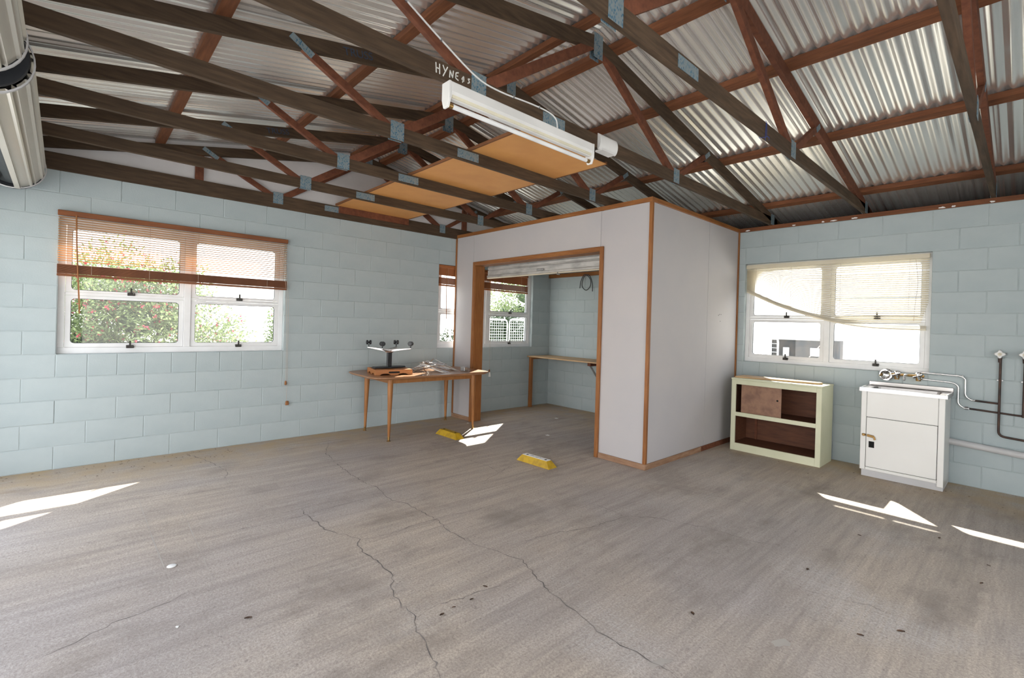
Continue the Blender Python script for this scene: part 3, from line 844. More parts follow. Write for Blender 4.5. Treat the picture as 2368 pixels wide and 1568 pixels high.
# ------------------------------------------------------------------ closet of sheeted walls
PY, PX, PH = 4.085, 3.31, 2.60
DX0, DX1, DZ = .50, 2.69, 2.17
wcf = struct(put('wall_closet_front', MB().box(.002, DX0 - .03, PY + .008, PY + .09, 0, PH).box(DX1 + .03, PX - .01, PY + .008, PY + .09, 0, PH).box(DX0 - .03, DX1 + .03, PY + .008, PY + .09, DZ + .03, PH).mesh('wall_closet_front', M['panel'])))
for a, b2, c2, d in ((.004, .428, .0, PH), (.432, 2.686, DZ + .03, PH), (2.69, PX, .0, PH)):
    if b2 - a > 2: MB().box(a, b2, PY, PY + .01, c2, d).build('panel', M['panel'], wcf, bevel=.001)
    elif a < 1: MB().box(a, b2, PY, PY + .01, c2, d).build('panel', M['panel'], wcf, bevel=.001)
    else: MB().box(a + .03, b2, PY, PY + .01, c2, d).build('panel', M['panel'], wcf, bevel=.001)
wcs = struct(put('wall_closet_side', MB().box(PX - .09, PX - .008, PY + .09, YB - .002, 0, PH).mesh('wall_closet_side', M['panel'])))
for a, b2 in ((PY + .0, 5.268), (5.272, YB - .002)):
    MB().box(PX - .01, PX, a, b2, 0, PH).build('panel', M['panel'], wcs, bevel=.001)
rt = random.Random(8)
for x, y, z in ((PX + .0004, 5.55, 1.55), (PX + .0004, 5.58, 1.56), (PX + .0004, 5.62, 1.56), (PX + .0004, 5.60, 1.48)):
    MB().lathe([(.005, 0), (.005, .001)], (x, y, z), 'X', 8).build('screw_hole', M['black_hole'], wcs)
MB().box(.0, PX + .012, PY - .014, PY + .1, PH, PH + .045).build('top_rail', M['trim_h'], wcf, bevel=.003)
MB().box(PX - .09, PX + .014, PY + .1, YB - .002, PH, PH + .045).build('top_rail', M['trim_h'], wcs, bevel=.003)
MB().box(PX - .022, PX + .012, PY - .012, PY - .0005, .055, PH).build('corner_trim', M['trim'], wcf, bevel=.002)
MB().box(PX + .0005, PX + .012, PY - .0005, PY + .020, .055, PH).build('corner_trim', M['trim'], wcf, bevel=.002)
MB().box(.002, .026, PY - .016, PY - .0005, .055, PH).build('corner_trim', M['trim'], wcf, bevel=.002)
MB().box(PX + .0005, PX + .016, YB - .026, YB - .002, .055, PH).build('corner_trim', M['trim'], wcs, bevel=.002)
MB().box(DX1 + .05, PX + .014, PY - .015, PY - .0005, 0, .055).build('kickboard', M['trim_worn'], wcf, bevel=.002)
MB().box(.002, DX0 - .05, PY - .015, PY - .0005, 0, .055).build('kickboard', M['trim_worn'], wcf, bevel=.002)
MB().box(PX + .0005, PX + .015, PY - .001, 5.19, 0, .055).build('kickboard', M['trim_worn'], wcs, bevel=.002)
MB().box(PX + .0005, PX + .015, 5.192, YB - .002, 0, .055).build('kickboard', M['web'], wcs, bevel=.002)
d1 = bpy.data.objects.new('door_1', None); COL.objects.link(d1); struct(d1); d1['label'] = 'orange timber doorway frame of the closet'
JD0, JD1 = PY - .018, PY + .145
MB().box(DX0 - .028, DX0, JD0, JD1, 0, DZ).build('jamb', M['trim'], d1, bevel=.002)
MB().box(DX1, DX1 + .028, JD0, JD1, 0, DZ).build('jamb', M['trim'], d1, bevel=.002)
MB().box(DX0 - .028, DX1 + .028, JD0, JD1, DZ, DZ + .028).build('door_head', M['trim_h'], d1, bevel=.002)
MB().box(DX0 - .05, DX0 - .008, PY - .028, PY - .002, 0, DZ + .05).build('casing', M['trim'], d1, bevel=.003)
MB().box(DX1 + .008, DX1 + .05, PY - .028, PY - .002, 0, DZ + .05).build('casing', M['trim'], d1, bevel=.003)
MB().box(DX0 - .007, DX1 + .007, PY - .028, PY - .002, DZ + .008, DZ + .05).build('casing', M['trim_h'], d1, bevel=.003)

# small roller shutter drawn up behind the doorway head
rsd = thing('roller_shutter', 'dusty grey roller shutter drawn up behind the closet doorway head', 'roller shutter', (DX0, PY + .20, 2.02))
LW = DX1 - DX0 - .01
M['dusty'] = mat('dusty grey steel', (.50, .49, .47), (.30, .295, .285), rough=.55, metal=.3, scale=5, stretch=(1, 3, 3), lo=.42, hi=.72)
for k, (z, hh) in enumerate(((.030, .085), (.115, .05), (.165, .075))):
    pr = [(0, 0), (.004, .006), (.004, hh - .022), (-.002, hh - .016), (-.010, hh - .010), (-.010, hh - .006), (0, hh - .0006)]
    mb = MB()
    for x in (0.005, LW):
        for dy, dz in pr: mb.v.append((x, -dy, z + dz)); mb.v.append((x, -dy + .003, z + dz))
    m_ = 2 * len(pr)
    for i in range(len(pr) - 1):
        mb.f += [(2 * i, 2 * i + 2, m_ + 2 * i + 2, m_ + 2 * i), (2 * i + 1, m_ + 2 * i + 1, m_ + 2 * i + 3, 2 * i + 3)]
    mb.build('shutter_slat', M['dusty'], rsd, smooth=True)
MB().box(.005, LW, -.022, .020, 0, .028).build('bottom_rail', M['dusty'], rsd, bevel=.004)
MB().box(.005, LW, -.018, .016, -.016, -.001).build('rubber_seal', M['cream'], rsd, bevel=.003)
MB().box(LW * .5 - .06, LW * .5 + .06, -.034, -.022, .034, .060).build('lock_bar', M['galv'], rsd, bevel=.004)
MB().lathe([(.11, .02), (.11, LW - .01)], (0, .12, .30), 'X', 24).build('drum', M['dusty'], rsd, smooth=True)
MB().tube([(LW * .64, -.02, -.004), (LW * .64, -.03, -.03), (LW * .66, -.03, -.035)], .006, 8).build('bolt', M['galv'], rsd)

# timber rail on the block wall inside the closet, cable, bench
ld = MB().box(-.0, 3.2, YB - .05, YB - .002, 2.19, 2.25).build('timber_rail', M['trim_h'], bevel=.002)
tag(ld, 'orange timber rail fixed high on the block wall inside the closet', 'timber rail')
cb = []
for k in range(22):
    a = math.radians(70 + 400 * k / 21); cb.append((.865 + .085 * math.sin(a), YB - .055 - .0009 * k, 2.085 - .10 * math.cos(a) + .01))
cpath = smooth_path([(.73, YB - .055, 1.99), (.75, YB - .055, 2.10), (.80, YB - .055, 2.19), (.855, YB - .055, 2.205), (.95, YB - .058, 2.13), (.955, YB - .058, 2.02), (.87, YB - .058, 1.955), (.785, YB - .058, 2.02), (.80, YB - .06, 2.14), (.87, YB - .062, 2.20), (.95, YB - .062, 2.17), (1.0, YB - .062, 2.05), (1.005, YB - .062, 1.93)], 6)
co = MB().tube(cpath, .0065, 8).build('electric_cable', M['black'], smooth=True)
tag(co, 'looped black electric cable hanging from the rail inside the closet', 'cable')
wk = thing('workbench', 'narrow plywood wall bench with a timber leg inside the closet', 'bench', (.02, 5.53, 0))
MB().box(0, 3.15, 0, YB - 5.535, .832, .852).build('bench_top', M['ply'], wk, bevel=.002)
MB().box(.045, .095, .005, .055, 0, .80).build('leg', M['trim'], wk, bevel=.003)
MB().box(.045, .095, .005, .50, .80, .832).build('bearer', M['trim_h'], wk, bevel=.002)
MB().box(1.30, 1.36, .02, .52, .785, .832).build('bearer', M['web'], wk, bevel=.002)
MB().bar((1.33, .05, .79), (1.33, .50, .30), .03, .012).build('brace', M['galv'], wk)

# ------------------------------------------------------------------ table and what lies on it
tb = thing('dining_table', 'teak veneer table with tapered splayed legs against the block wall', 'table', (.495, 3.275, 0), math.radians(-2))
poly = []
def boat(n=44, a=.475, b=.80):
    out = []
    for k in range(n):
        t = 2 * PI * k / n; c, s = math.cos(t), math.sin(t); e = .30
        out.append((a * math.copysign(abs(c) ** e, c), b * math.copysign(abs(s) ** e, s)))
    return out
bt_ = boat()
mb = MB(); nB = len(bt_)
for sc_, z in ((.955, .712), (1.0, .728), (1.0, .738), (.997, .740)):
    mb.v += [(x * sc_ if sc_ < .99 else x * sc_, y * (sc_ + .02 if sc_ < .99 else sc_), z) for x, y in bt_]
for r in range(3):
    for k in range(nB):
        j = (k + 1) % nB; mb.f.append((r * nB + k, r * nB + j, (r + 1) * nB + j, (r + 1) * nB + k))
mb.f.append(tuple(reversed(range(nB)))); mb.f.append(tuple(3 * nB + k for k in range(nB)))
mb.build('tabletop', M['teak_top'], tb)
for s in (-1, 1):
    MB().box(s * .328 - .011, s * .328 + .011, -.55, .55, .655, .712).build('apron', M['teak'], tb, bevel=.002)
    MB().box(-.32, .32, s * .562 - .011, s * .562 + .011, .655, .712).build('apron', M['teak'], tb, bevel=.002)
    for s2 in (-1, 1):
        tp_ = Vector((s * .330, s2 * .563, .712)); ft = Vector((s * .338, s2 * .570, .05))
        leg = MB().tube([tp_, tp_.lerp(ft, .15), ft], [.031, .031, .014], 14).build('leg', M['teak'], tb, smooth=True)
        mb = MB().tube([ft, ft + Vector((s * .003, s2 * .003, -.042))], [.0155, .0125], 12)
        mb.lathe([(.022, 0), (.022, .005), (.012, .009)], (ft.x + s * .003, ft.y + s2 * .003, 0), 'Z', 12)
        mb.build('foot', M['brass'], leg, smooth=True)

tr = thing('wooden_tray', 'orange wooden tray with scalloped edge and slot handle on the table', 'tray', (.50, 2.84, .7405), math.radians(-12))
MB().box(-.20, .20, -.215, .215, .048, .060).build('tray_board', M['tray'], tr, bevel=.002)
def scallop(L):
    P = [(-L / 2, 0)]
    P += [(-L / 2 + .05, 0)]
    for k in range(7):
        t = k / 6; P.append((-L / 2 + .05 + (L / 2 - .09) * t, .018 * math.sin(PI * t) ** .6 if 0 < t < 1 else 0))
    for k in range(7):
        t = k / 6; P.append((.04 + (L / 2 - .09) * t, .018 * math.sin(PI * t) ** .6 if 0 < t < 1 else 0))
    P += [(L / 2, 0), (L / 2, .050), (-L / 2, .050)]
    return P
for s in (-1, 1):
    MB().prism(scallop(.43), lambda p: (s * .20 - .008, p[0], p[1]), lambda p: (s * .20 + .008, p[0], p[1])).build('side_panel', M['tray'], tr)
    MB().prism(scallop(.38), lambda p: (p[0], s * .207 - .007, p[1]), lambda p: (p[0], s * .207 + .007, p[1])).build('side_panel', M['tray'], tr)
slot = [(.055 * math.copysign(1, math.cos(a)) + .010 * math.cos(a), .030 + .010 * math.sin(a)) for a in [2 * PI * (k + .5) / 16 for k in range(16)]]
MB().prism(slot, lambda p: (.2083, p[0], p[1]), lambda p: (.2088, p[0], p[1])).build('slot_handle', M['black_hole'], tr)

ch = thing('swivel_chair_base', 'upturned four-star swivel chair base with casters standing on the tray', 'chair base', (.48, 2.84, .8015))
MB().prism([(-.045, -.20), (.045, -.20), (.075, -.12), (.08, 0), (.075, .12), (.045, .20), (-.045, .20), (-.075, .12), (-.08, 0), (-.075, -.12)], lambda p: (p[0], p[1], .004 + .10 * 0), lambda p: (p[0] * .9, p[1] * .95, .022)).build('seat_plate', M['black'], ch, bevel=.003)
MB().box(-.025, .025, -.025, .025, .02, .200).build('column', M['black'], ch, bevel=.006)
MB().tube([(.02, -.028, .0), (.02, -.028, .195)], .011, 10).build('gas_strut', M['black'], ch, smooth=True)
MB().lathe([(.045, .190), (.048, .210), (.040, .230)], (0, 0, 0), 'Z', 16).build('hub', M['brown_board'], ch)
def a_dir(rx, fz): return Vector((_R.x * rx + _F.x * fz, _R.y * rx + _F.y * fz, 0)).normalized()
for (rx, fz, kind) in ((-1, .10, 0), (1, -.10, 1), (0, -1, 2), (0, 1, 3)):
    d = a_dir(rx, fz); sd = Vector((-d.y, d.x, 0)); L = .275
    mb = MB(); n0 = [Vector((0, 0, .225)) + sd * .03, Vector((0, 0, .225)) - sd * .03]
    a_, b_ = d * .02 + Vector((0, 0, .196)), d * L + Vector((0, 0, .236))
    mb.v = [tuple(a_ + sd * .030), tuple(a_ - sd * .030), tuple(b_ - sd * .014), tuple(b_ + sd * .014), tuple(a_ + sd * .030 + Vector((0, 0, .034))), tuple(a_ - sd * .030 + Vector((0, 0, .034))), tuple(b_ - sd * .014 + Vector((0, 0, .014))), tuple(b_ + sd * .014 + Vector((0, 0, .014)))]
    mb.f = [(0, 3, 2, 1), (4, 5, 6, 7), (0, 1, 5, 4), (1, 2, 6, 5), (2, 3, 7, 6), (3, 0, 4, 7)]
    mb.build('arm', M['steel'], ch, bevel=.003)
    p = d * (L - .012) + Vector((0, 0, .25))
    ax = sd if kind in (1, 3) else (d * .75 + sd * .6).normalized()
    mb = MB().tube([p, p + Vector((0, 0, .03))], .006, 8)
    q = p + Vector((0, 0, .052)); mb.tube([q - ax * .02, q + ax * .02], .012, 10)
    cs = mb.build('caster', M['black'], ch)
    for s in (-1, 1):
        MB().tube([q + ax * s * .008, q + ax * s * .010, q + ax * s * .026, q + ax * s * .029], [.019, .027, .027, .021], 18).build('wheel', M['black'], cs)

# pile of loose thin strips
rp_ = random.Random(21)
strip_meshes = []
for nm, c1, c2 in (('white strip', (.78, .77, .75), (.66, .65, .64)), ('grey strip', (.50, .50, .55), (.40, .40, .45)), ('brown strip', (.30, .17, .10), (.2, .11, .06)), ('tan strip', (.55, .40, .28), (.46, .33, .22))):
    mm = mat(nm, c1, c2, rough=.4)
    for L in (.30, .38, .24):
        mb = MB()
        for i in range(7):
            u = i / 6 - .5; y = .03 * u * u
            for dy, dz in ((-.008, 0), (0, .003), (.008, 0)): mb.v.append((u * L, y + dy, dz)); mb.v.append((u * L, y + dy, dz - .0018))
        for i in range(6):
            b, e = 6 * i, 6 * i + 6
            for p, q in ((0, 2), (2, 4), (5, 3), (3, 1), (1, 0), (4, 5)): mb.f.append((b + p, b + q, e + q, e + p))
        strip_meshes.append(mb.mesh('thin_strip', mm))
def mound(x, y):
    return .112 * max(0, 1 - math.hypot(x / .24, y / .30)) ** .9
for k in range(60):
    r = math.sqrt(rp_.random()); an = rp_.uniform(0, 2 * PI)
    if k % 3 == 0: r *= .45
    x, y = .19 * r * math.cos(an), .24 * r * math.sin(an)
    w_ = [0, 1, 3, 6, 4, 0, 7, 1, 9, 5, 2, 10][k % 12]
    o = put('thin_strip', strip_meshes[w_])
    ang = math.radians(rp_.gauss(50, 30))
    dx, dy = .10 * math.cos(ang), .10 * math.sin(ang)
    pit = math.atan2(mound(x - dx, y - dy) - mound(x + dx, y + dy), .20) + rp_.gauss(0, .07)
    z = .746 + max(mound(x, y) * (.4 + .6 * k / 60), .5 * (mound(x - dx, y - dy) + mound(x + dx, y + dy)) * .8, abs(math.sin(pit)) * .13)
    o.location = (.50 + x, 3.42 + y, z)
    o.rotation_euler = (rp_.gauss(0, .2), pit, ang)
    cn = ('white', 'grey', 'brown', 'tan')[w_ // 3]
    tag(o, f'loose thin {cn} strip in the untidy pile on the teak table', 'strip', f'thin {cn} strips piled on the table')
tin = thing('small_tin', 'small square grey metal box at the end of the teak table', 'box', (.69, 3.79, .7405), .3)
MB().box(-.034, .034, -.034, .034, 0, .048).build('body', M['galv'], tin, bevel=.004)
MB().box(-.036, .036, -.036, .036, .040, .052).build('lid', M['galv'], tin, bevel=.003)

# ------------------------------------------------------------------ wheel stops on the floor
def wheel_stop(x0, x1, yc, rz, label, top_mat):
    L = x1 - x0
    t = thing('wheel_stop', label, 'wheel stop', ((x0 + x1) / 2, yc, 0), rz, 'yellow wheel stops')
    h = .065; a, b2 = .062, .033; e = .055
    mb = MB(); mb.v = [(-L / 2, -a, 0), (L / 2, -a, 0), (L / 2, a, 0), (-L / 2, a, 0), (-L / 2 + e, -b2, h), (L / 2 - e, -b2, h), (L / 2 - e, b2, h), (-L / 2 + e, b2, h)]
    mb.f = [(0, 3, 2, 1), (4, 5, 6, 7), (0, 1, 5, 4), (1, 2, 6, 5), (2, 3, 7, 6), (3, 0, 4, 7)]
    mb.build('body', M['yellow'], t, bevel=.004)
    if top_mat:
        MB().box(-L / 2 + e + .004, L / 2 - e - .004, -b2 + .002, b2 - .002, h - .0006, h + .0012).build('top_face', M['white_paint'], t)
    for s in (-1, 1):
        MB().lathe([(.013, -.002), (.013, .0005)], (s * (L / 2 - .10), 0, h + .0012), 'Z', 12).build('bolt_hole', M['black_hole'], t)
    if top_mat:
        for x, y, w in ((-.06, .004, .018), (.01, -.002, .022), (.05, .008, .012), (-.13, -.006, .01)):
            splat(x, y, w, .005, .5, h + .0016, rc, 9).build('scuff_mark', M['rust'], t)
    return t
wheel_stop(.80, 1.235, 3.375, .02, 'plain yellow wheel stop on the floor by the table', False)
wheel_stop(2.27, 2.72, 3.415, .04, 'yellow wheel stop with a scuffed white top face, in front of the closet', True)

# ------------------------------------------------------------------ cream cabinet
cbt = thing('open_cabinet', 'pale lime cream open cabinet with dark inside under the back window', 'cabinet', (3.48, 5.582, 0))
CW, CD, CH = .935, .40, .83
MB().box(0, .018, .02, CD, 0, CH - .02).build('side_panel', M['cream_paint'], cbt, bevel=.002)
MB().box(CW - .018, CW, .02, CD, 0, CH - .02).build('side_panel', M['cream_paint'], cbt, bevel=.002)
MB().box(-.004, CW + .004, -.004, CD, CH - .02, CH).build('cabinet_top', M['cream_paint'], cbt, bevel=.003)
MB().box(0, .05, 0, .02, 0, CH - .02).build('stile', M['cream_paint'], cbt, bevel=.002)
MB().box(CW - .05, CW, 0, .02, 0, CH - .02).build('stile', M['cream_paint'], cbt, bevel=.002)
MB().box(.05, CW - .05, 0, .02, CH - .07, CH - .02).build('rail', M['cream_paint'], cbt, bevel=.002)
MB().box(.05, CW - .05, 0, .02, .395, .44).build('rail', M['cream_paint'], cbt, bevel=.002)
MB().box(.05, CW - .05, 0, .02, 0, .085).build('rail', M['cream_paint'], cbt, bevel=.002)
MB().box(.018, CW - .018, .02, CD - .012, .415, .435).build('shelf', M['dark_ply'], cbt)
MB().box(.018, CW - .018, .02, CD - .012, .066, .085).build('shelf', M['dark_ply'], cbt)
MB().box(.018, CW - .018, CD - .012, CD, .0, CH - .02).build('back_panel', M['dark_ply'], cbt)
MB().box(.0181, .022, .021, CD - .012, .085, .82).box(CW - .022, CW - .0181, .021, CD - .012, .085, .82).box(.02, CW - .02, .021, CD - .012, .812, .8195).build('lining', M['dark_ply'], cbt)
sd_ = MB().box(.10, .535, .035, .045, .437, .80).build('sliding_door', M['brown_board'], cbt, bevel=.001)
MB().lathe([(.011, 0), (.011, .0012)], (.495, .0335, .62), 'Y', 12).build('finger_hole', M['black_hole'], sd_)
MB().box(.13, .155, CD - .03, CD - .013, .085, .415).build('stud', M['web'], cbt)
lb = MB().prism([(3.50, 5.62), (4.30, 5.72), (4.345, 5.745), (4.36, 5.80), (4.33, 5.86), (3.50, 5.86)], lambda p: (p[0], p[1], CH + .0005), lambda p: (p[0], p[1], CH + .018)).build('loose_board', M['ply'], bevel=.002)
tag(lb, 'loose round-cornered plywood offcut lying on the cream cabinet', 'board')

# ------------------------------------------------------------------ laundry tub
lt = thing('laundry_tub', 'white enamelled laundry tub cabinet with a stainless steel trough', 'laundry tub', (4.745, 5.64, 0))
LWd, LD, LH = .63, .40, .83
MB().box(.012, LWd - .002, .012, LD - .003, 0, .063).build('plinth', M['pvc'], lt, bevel=.002)
MB().box(0, .0015, .0, LD, .065, LH).box(LWd - .0015, LWd, 0, LD, .03, LH).box(0, LWd, LD - .002, LD, .065, LH).box(0, LWd, .004, LD, .063, .067).build('body', M['white_enamel'], lt)
MB().box(0, .044, -.004, .012, .065, LH).build('stile', M['white_enamel'], lt, bevel=.004)
MB().box(LWd - .046, LWd, -.004, .012, .035, LH).build('stile', M['white_enamel'], lt, bevel=.004)
MB().box(.046, LWd - .048, -.001, .010, .578, LH).build('top_panel', M['white_enamel'], lt, bevel=.003)
MB().box(.046, LWd - .048, -.003, .012, .065, .092).build('bottom_rail', M['white_enamel'], lt, bevel=.003)
dr = MB().box(.048, LWd - .050, -.003, .010, .096, .574).build('door', M['white_enamel'], lt, bevel=.003)
MB().box(.07, .115, -.0036, -.0030, .285, .345).build('finger_hole', M['black_hole'], dr)
MB().box(.044, LWd - .046, .011, .014, .09, .58).build('painted_gap_shade', M['black_hole'], lt)  # black sheet standing in for the shade in the door gaps
lk = MB().bar((.055, -.012, .400), (.115, -.016, .393), .008, .024, (0, 1, 0)).build('latch', M['brass'], lt, bevel=.003)
MB().bar((.112, -.018, .395), (.122, -.020, .365), .007, .016, (0, 1, 0)).build('latch_tongue', M['brass'], lk, bevel=.002)
MB().lathe([(.010, -.024), (.014, -.018), (.010, -.004)], (.030, 0, .402), 'Y', 10).box(.015, .045, -.010, -.004, .392, .412).build('latch_keep', M['brass'], lk)
# steel top with a sunk trough
mb = MB(); x0, x1, y0, y1, zt = -.018, LWd + .018, -.022, LD - .002, LH + .030
ix0, ix1, iy0, iy1 = x0 + .07, x1 - .07, y0 + .075, y1 - .06
r0 = [(x0, y0), (x1, y0), (x1, y1), (x0, y1)]; r1 = [(x0 + .012, y0 + .012), (x1 - .012, y0 + .012), (x1 - .012, y1 - .012), (x0 + .012, y1 - .012)]
r2 = [(p[0], p[1]) for p in round_rect(ix0, ix1, iy0, iy1, .04, 3)]
for y_, z_ in ((zt - .034, 0),): pass
b = MB()
outer = round_rect(x0, x1, y0, y1, .004, 3); lip = round_rect(x0 + .008, x1 - .008, y0 + .008, y1 - .008, .004, 3)
inn = round_rect(x0 + .022, x1 - .022, y0 + .022, y1 - .022, .01, 3); bas = round_rect(ix0, ix1, iy0, iy1, .04, 3); bot = round_rect(ix0 + .03, ix1 - .03, iy0 + .03, iy1 - .03, .05, 3)
lev = [(outer, zt - .036), (outer, zt - .002), (lip, zt), (inn, zt - .006), (bas, zt - .010), (bot, zt - .19)]
nn_ = len(outer)
for P, z in lev: b.v += [(p[0], p[1], z) for p in P]
for r in range(len(lev) - 1):
    for k in range(nn_):
        j = (k + 1) % nn_; b.f.append((r * nn_ + k, r * nn_ + j, (r + 1) * nn_ + j, (r + 1) * nn_ + k))
b.f.append(tuple((len(lev) - 1) * nn_ + k for k in range(nn_)))
b.build('steel_trough', M['steel'], lt)
MB().box(x0, x1, y1 - .004, y1 + .010, zt - .03, zt + .035).build('upstand', M['steel'], lt, bevel=.003)
bd = MB().box(.255, .345, -.0235, -.0222, LH + .004, LH + .018).build('name_badge', M['steel'], lt)
rbg = random.Random(4); mb = MB(); xx = .262
for k in range(9):
    hgt = rbg.choice((.006, .009, .007)); mb.bar((xx, -.0238, LH + .007), (xx + rbg.uniform(-.001, .003), -.0238, LH + .007 + hgt), .0006, .0018, (0, 1, 0)); xx += .0085
mb.build('badge_lettering', M['chalk'], bd)

# taps on the wall over the tub, with its round chrome soap dish
tp = thing('tap_set', 'chrome and tarnished brass wall taps over the laundry tub', 'tap', (5.05, YB, .985))
MB().tube([(-.13, -.07, 0), (.13, -.07, 0)], .012, 12).build('tap_body', M['brass'], tp, smooth=True)
for s in (-1, 1):
    MB().tube([(s * .085, 0, 0), (s * .085, -.07, 0)], .016, 12).build('tap_inlet', M['brass'], tp, smooth=True)
    MB().lathe([(.034, -.001), (.034, -.006), (.022, -.016)], (s * .085, 0, 0), 'Y', 18).build('cover_plate', M['chrome'], tp, smooth=True)
    hd = MB().lathe([(.016, -.058), (.019, -.075), (.014, -.105), (.012, -.11)], (s * .085, 0, 0), 'Y', 14).build('tap_handle', M['chrome'], tp, smooth=True)
    for k in range(4):
        a = PI / 2 * k + .4
        MB().tube([(s * .085, -.108, 0), (s * .085 + .038 * math.cos(a), -.11, .038 * math.sin(a))], [.008, .0095], 8).build('handle_arm', M['chrome'], hd, smooth=True)
MB().lathe([(.020, -.02), (.022, 0), (.018, .018)], (-.085, -.07, -.028), 'Z', 12).build('valve', M['brass'], tp)
MB().lathe([(.020, -.02), (.022, 0), (.018, .018)], (.085, -.07, -.028), 'Z', 12).build('valve', M['brass'], tp)
MB().tube(fillet([(.0, -.07, .0), (.0, -.12, .008), (.0, -.22, .012), (.0, -.235, -.04)], .03), .010, 12).build('spout', M['chrome'], tp, smooth=True)
sd2 = thing('soap_dish', 'round chrome dish on the wall beside the laundry taps', 'soap dish', (4.875, YB, .975))
MB().lathe([(.020, -.001), (.045, -.02), (.062, -.05), (.058, -.052), (.040, -.028), (.005, -.015)], (0, 0, 0), 'Y', 24).build('bowl', M['chrome'], sd2, smooth=True)
MB().box(-.02, .02, -.02, -.001, -.035, .0).build('bracket', M['chrome'], sd2, bevel=.003)

def wall_pipe(name, label, path_chrome, path_dark, riser, tap_at, drop=None):
    t = thing(name, label, 'water pipe', (0, 0, 0), 0, 'water pipes on the block wall')
    MB().tube(fillet(path_chrome, .055), .0085, 10).build('chrome_section', M['chrome'], t, smooth=True)
    MB().tube(fillet(path_dark, .05), .0085, 10).build('copper_section', M['copper'], t, smooth=True)
    MB().tube(fillet(riser, .06), .0095, 10).build('riser', M['copper'], t, smooth=True)
    x, z = tap_at; y = YB - .03
    MB().lathe([(.012, -.03), (.014, 0), (.016, .03), (.016, .06)], (x, y, z - .045), 'Z', 12).build('valve', M['copper'], t)
    MB().lathe([(.013, -.02), (.011, -.06)], (x, y, z), 'Y', 12).build('spindle', M['white_plastic'], t)
    hp = []
    for k in range(32):
        a = 2 * PI * k / 32; r = .033 + .007 * math.cos(4 * a); hp.append((r * math.cos(a), r * math.sin(a)))
    h = MB().prism(hp, lambda p: (x + p[0], y - .06, z + p[1]), lambda p: (x + p[0] * .85, y - .082, z + p[1] * .85)).build('tap_handle', M['white_plastic'], t, bevel=.002)
    MB().lathe([(.014, 0), (.014, .002)], (x, y - .0845, z), 'Y', 14).build('button', M['cream'], h)
    MB().tube([(x + .02, y, z + .002), (x + .045, y - .01, z + .003)], [.011, .013], 10).build('hose_outlet', M['chrome'], t)
    return t
yp = YB - .022
p1 = wall_pipe('water_pipe', 'upper water pipe from the laundry taps with a white tap handle on its riser',
  [(5.15, yp, 1.02), (5.44, yp, 1.012), (5.475, yp, .99), (5.475, yp, .83), (5.52, yp, .797), (5.545, yp, .797)],
  [(5.54, yp, .797), (5.704, yp, .79)],
  [(5.704, YB - .034, 1.20), (5.704, YB - .034, .505), (5.80, YB - .03, .497), (6.05, YB - .03, .48)], (5.70, 1.235))
p2 = wall_pipe('water_pipe', 'lower water pipe from the laundry taps with the farther white tap handle',
  [(5.13, YB - .0115, .955), (5.385, YB - .0115, .945), (5.425, YB - .0115, .92), (5.425, YB - .0115, .75), (5.47, YB - .0115, .718), (5.50, YB - .0115, .718)],
  [(5.495, YB - .0115, .718), (5.862, YB - .0115, .70), (5.95, YB - .0115, .696)],
  [(5.858, YB - .026, 1.20), (5.856, YB - .026, .69)], (5.855, 1.237))
def clip(par, x, z, y=YB - .02):
    MB().box(x - .022, x + .022, y - .004, YB - .0005, z - .007, z + .007).build('pipe_clip', M['galv'], par, bevel=.002)
clip(p1, 5.704, 1.0); clip(p2, 5.857, 1.0); clip(p1, 5.44, 1.012); clip(p1, 5.79, .497); clip(p2, 5.485, .718)
MB().lathe([(.013, -.012), (.013, .012)], (5.485, YB - .0115, .718), 'X', 8).build('nut', M['copper'], p2)
wp = MB().tube([(5.36, YB - .045, .40), (6.3, YB - .045, .335)], .029, 18).build('waste_pipe', M['pvc'], smooth=True)
tag(wp, 'fat grey plastic waste pipe running low along the block wall', 'waste pipe')

# ------------------------------------------------------------------ litter on the floor
def leaf_mesh(L, w, m, curl):
    mb = MB(); n = 5
    for i in range(n + 1):
        u = i / n; ww = w * math.sin(PI * min(max(u, .04), .97)) ** .8
        for s in (-1, 0, 1): mb.v.append((u * L, s * ww, .001 + curl * abs(s) + curl * .6 * u * u))
    for i in range(n):
        for s in range(2): mb.f.append((3 * i + s, 3 * i + s + 1, 3 * i + s + 4, 3 * i + s + 3))
    return mb.mesh('dry_leaf', m)
lm = leaf_mesh(.045, .012, M['dry_leaf'], .006)
DL = [((5.481, 4.382), 'dry leaf on the floor beside the sun patch by the laundry tub'), ((5.748, 4.104), 'dry leaf lying far out on the floor toward the pipes'),
      ((5.718, 3.773), 'dark curled leaf on the open floor in front of the pipes'), ((5.11, 3.989), 'tiny dry leaf on the floor before the laundry tub'),
      ((5.01, 3.209), 'small dry leaf in the middle of the brushed floor'), ((4.761, 2.299), 'dark leaf fragment on the mid floor near a pale scrape'),
      ((5.358, 2.719), 'dry leaf fragment near the lower edge of the brushed floor'), ((5.48, 2.89), 'dry leaf fragment beyond the brushed floor edge'),
      ((3.426, .727), 'small black leaf fragment on bare floor near the front'), ((3.965, 1.45), 'black leaf fragment beside the long floor crack'),
      ((3.98, 1.397), 'crumbled dark leaf beside the long floor crack'), ((3.936, 1.689), 'brown leaf scrap between the two long floor cracks'), ((3.972, 1.573), 'crumpled leaf scrap between the two long floor cracks')]
for (x, y), lab in DL:
    o = put('dry_leaf', lm, None, (x, y, .001), (0, 0, rp_.uniform(0, 6))); s = rp_.uniform(.4, .75); o.scale = (s, s, s)
    tag(o, lab, 'leaf', 'dry leaves on the floor')
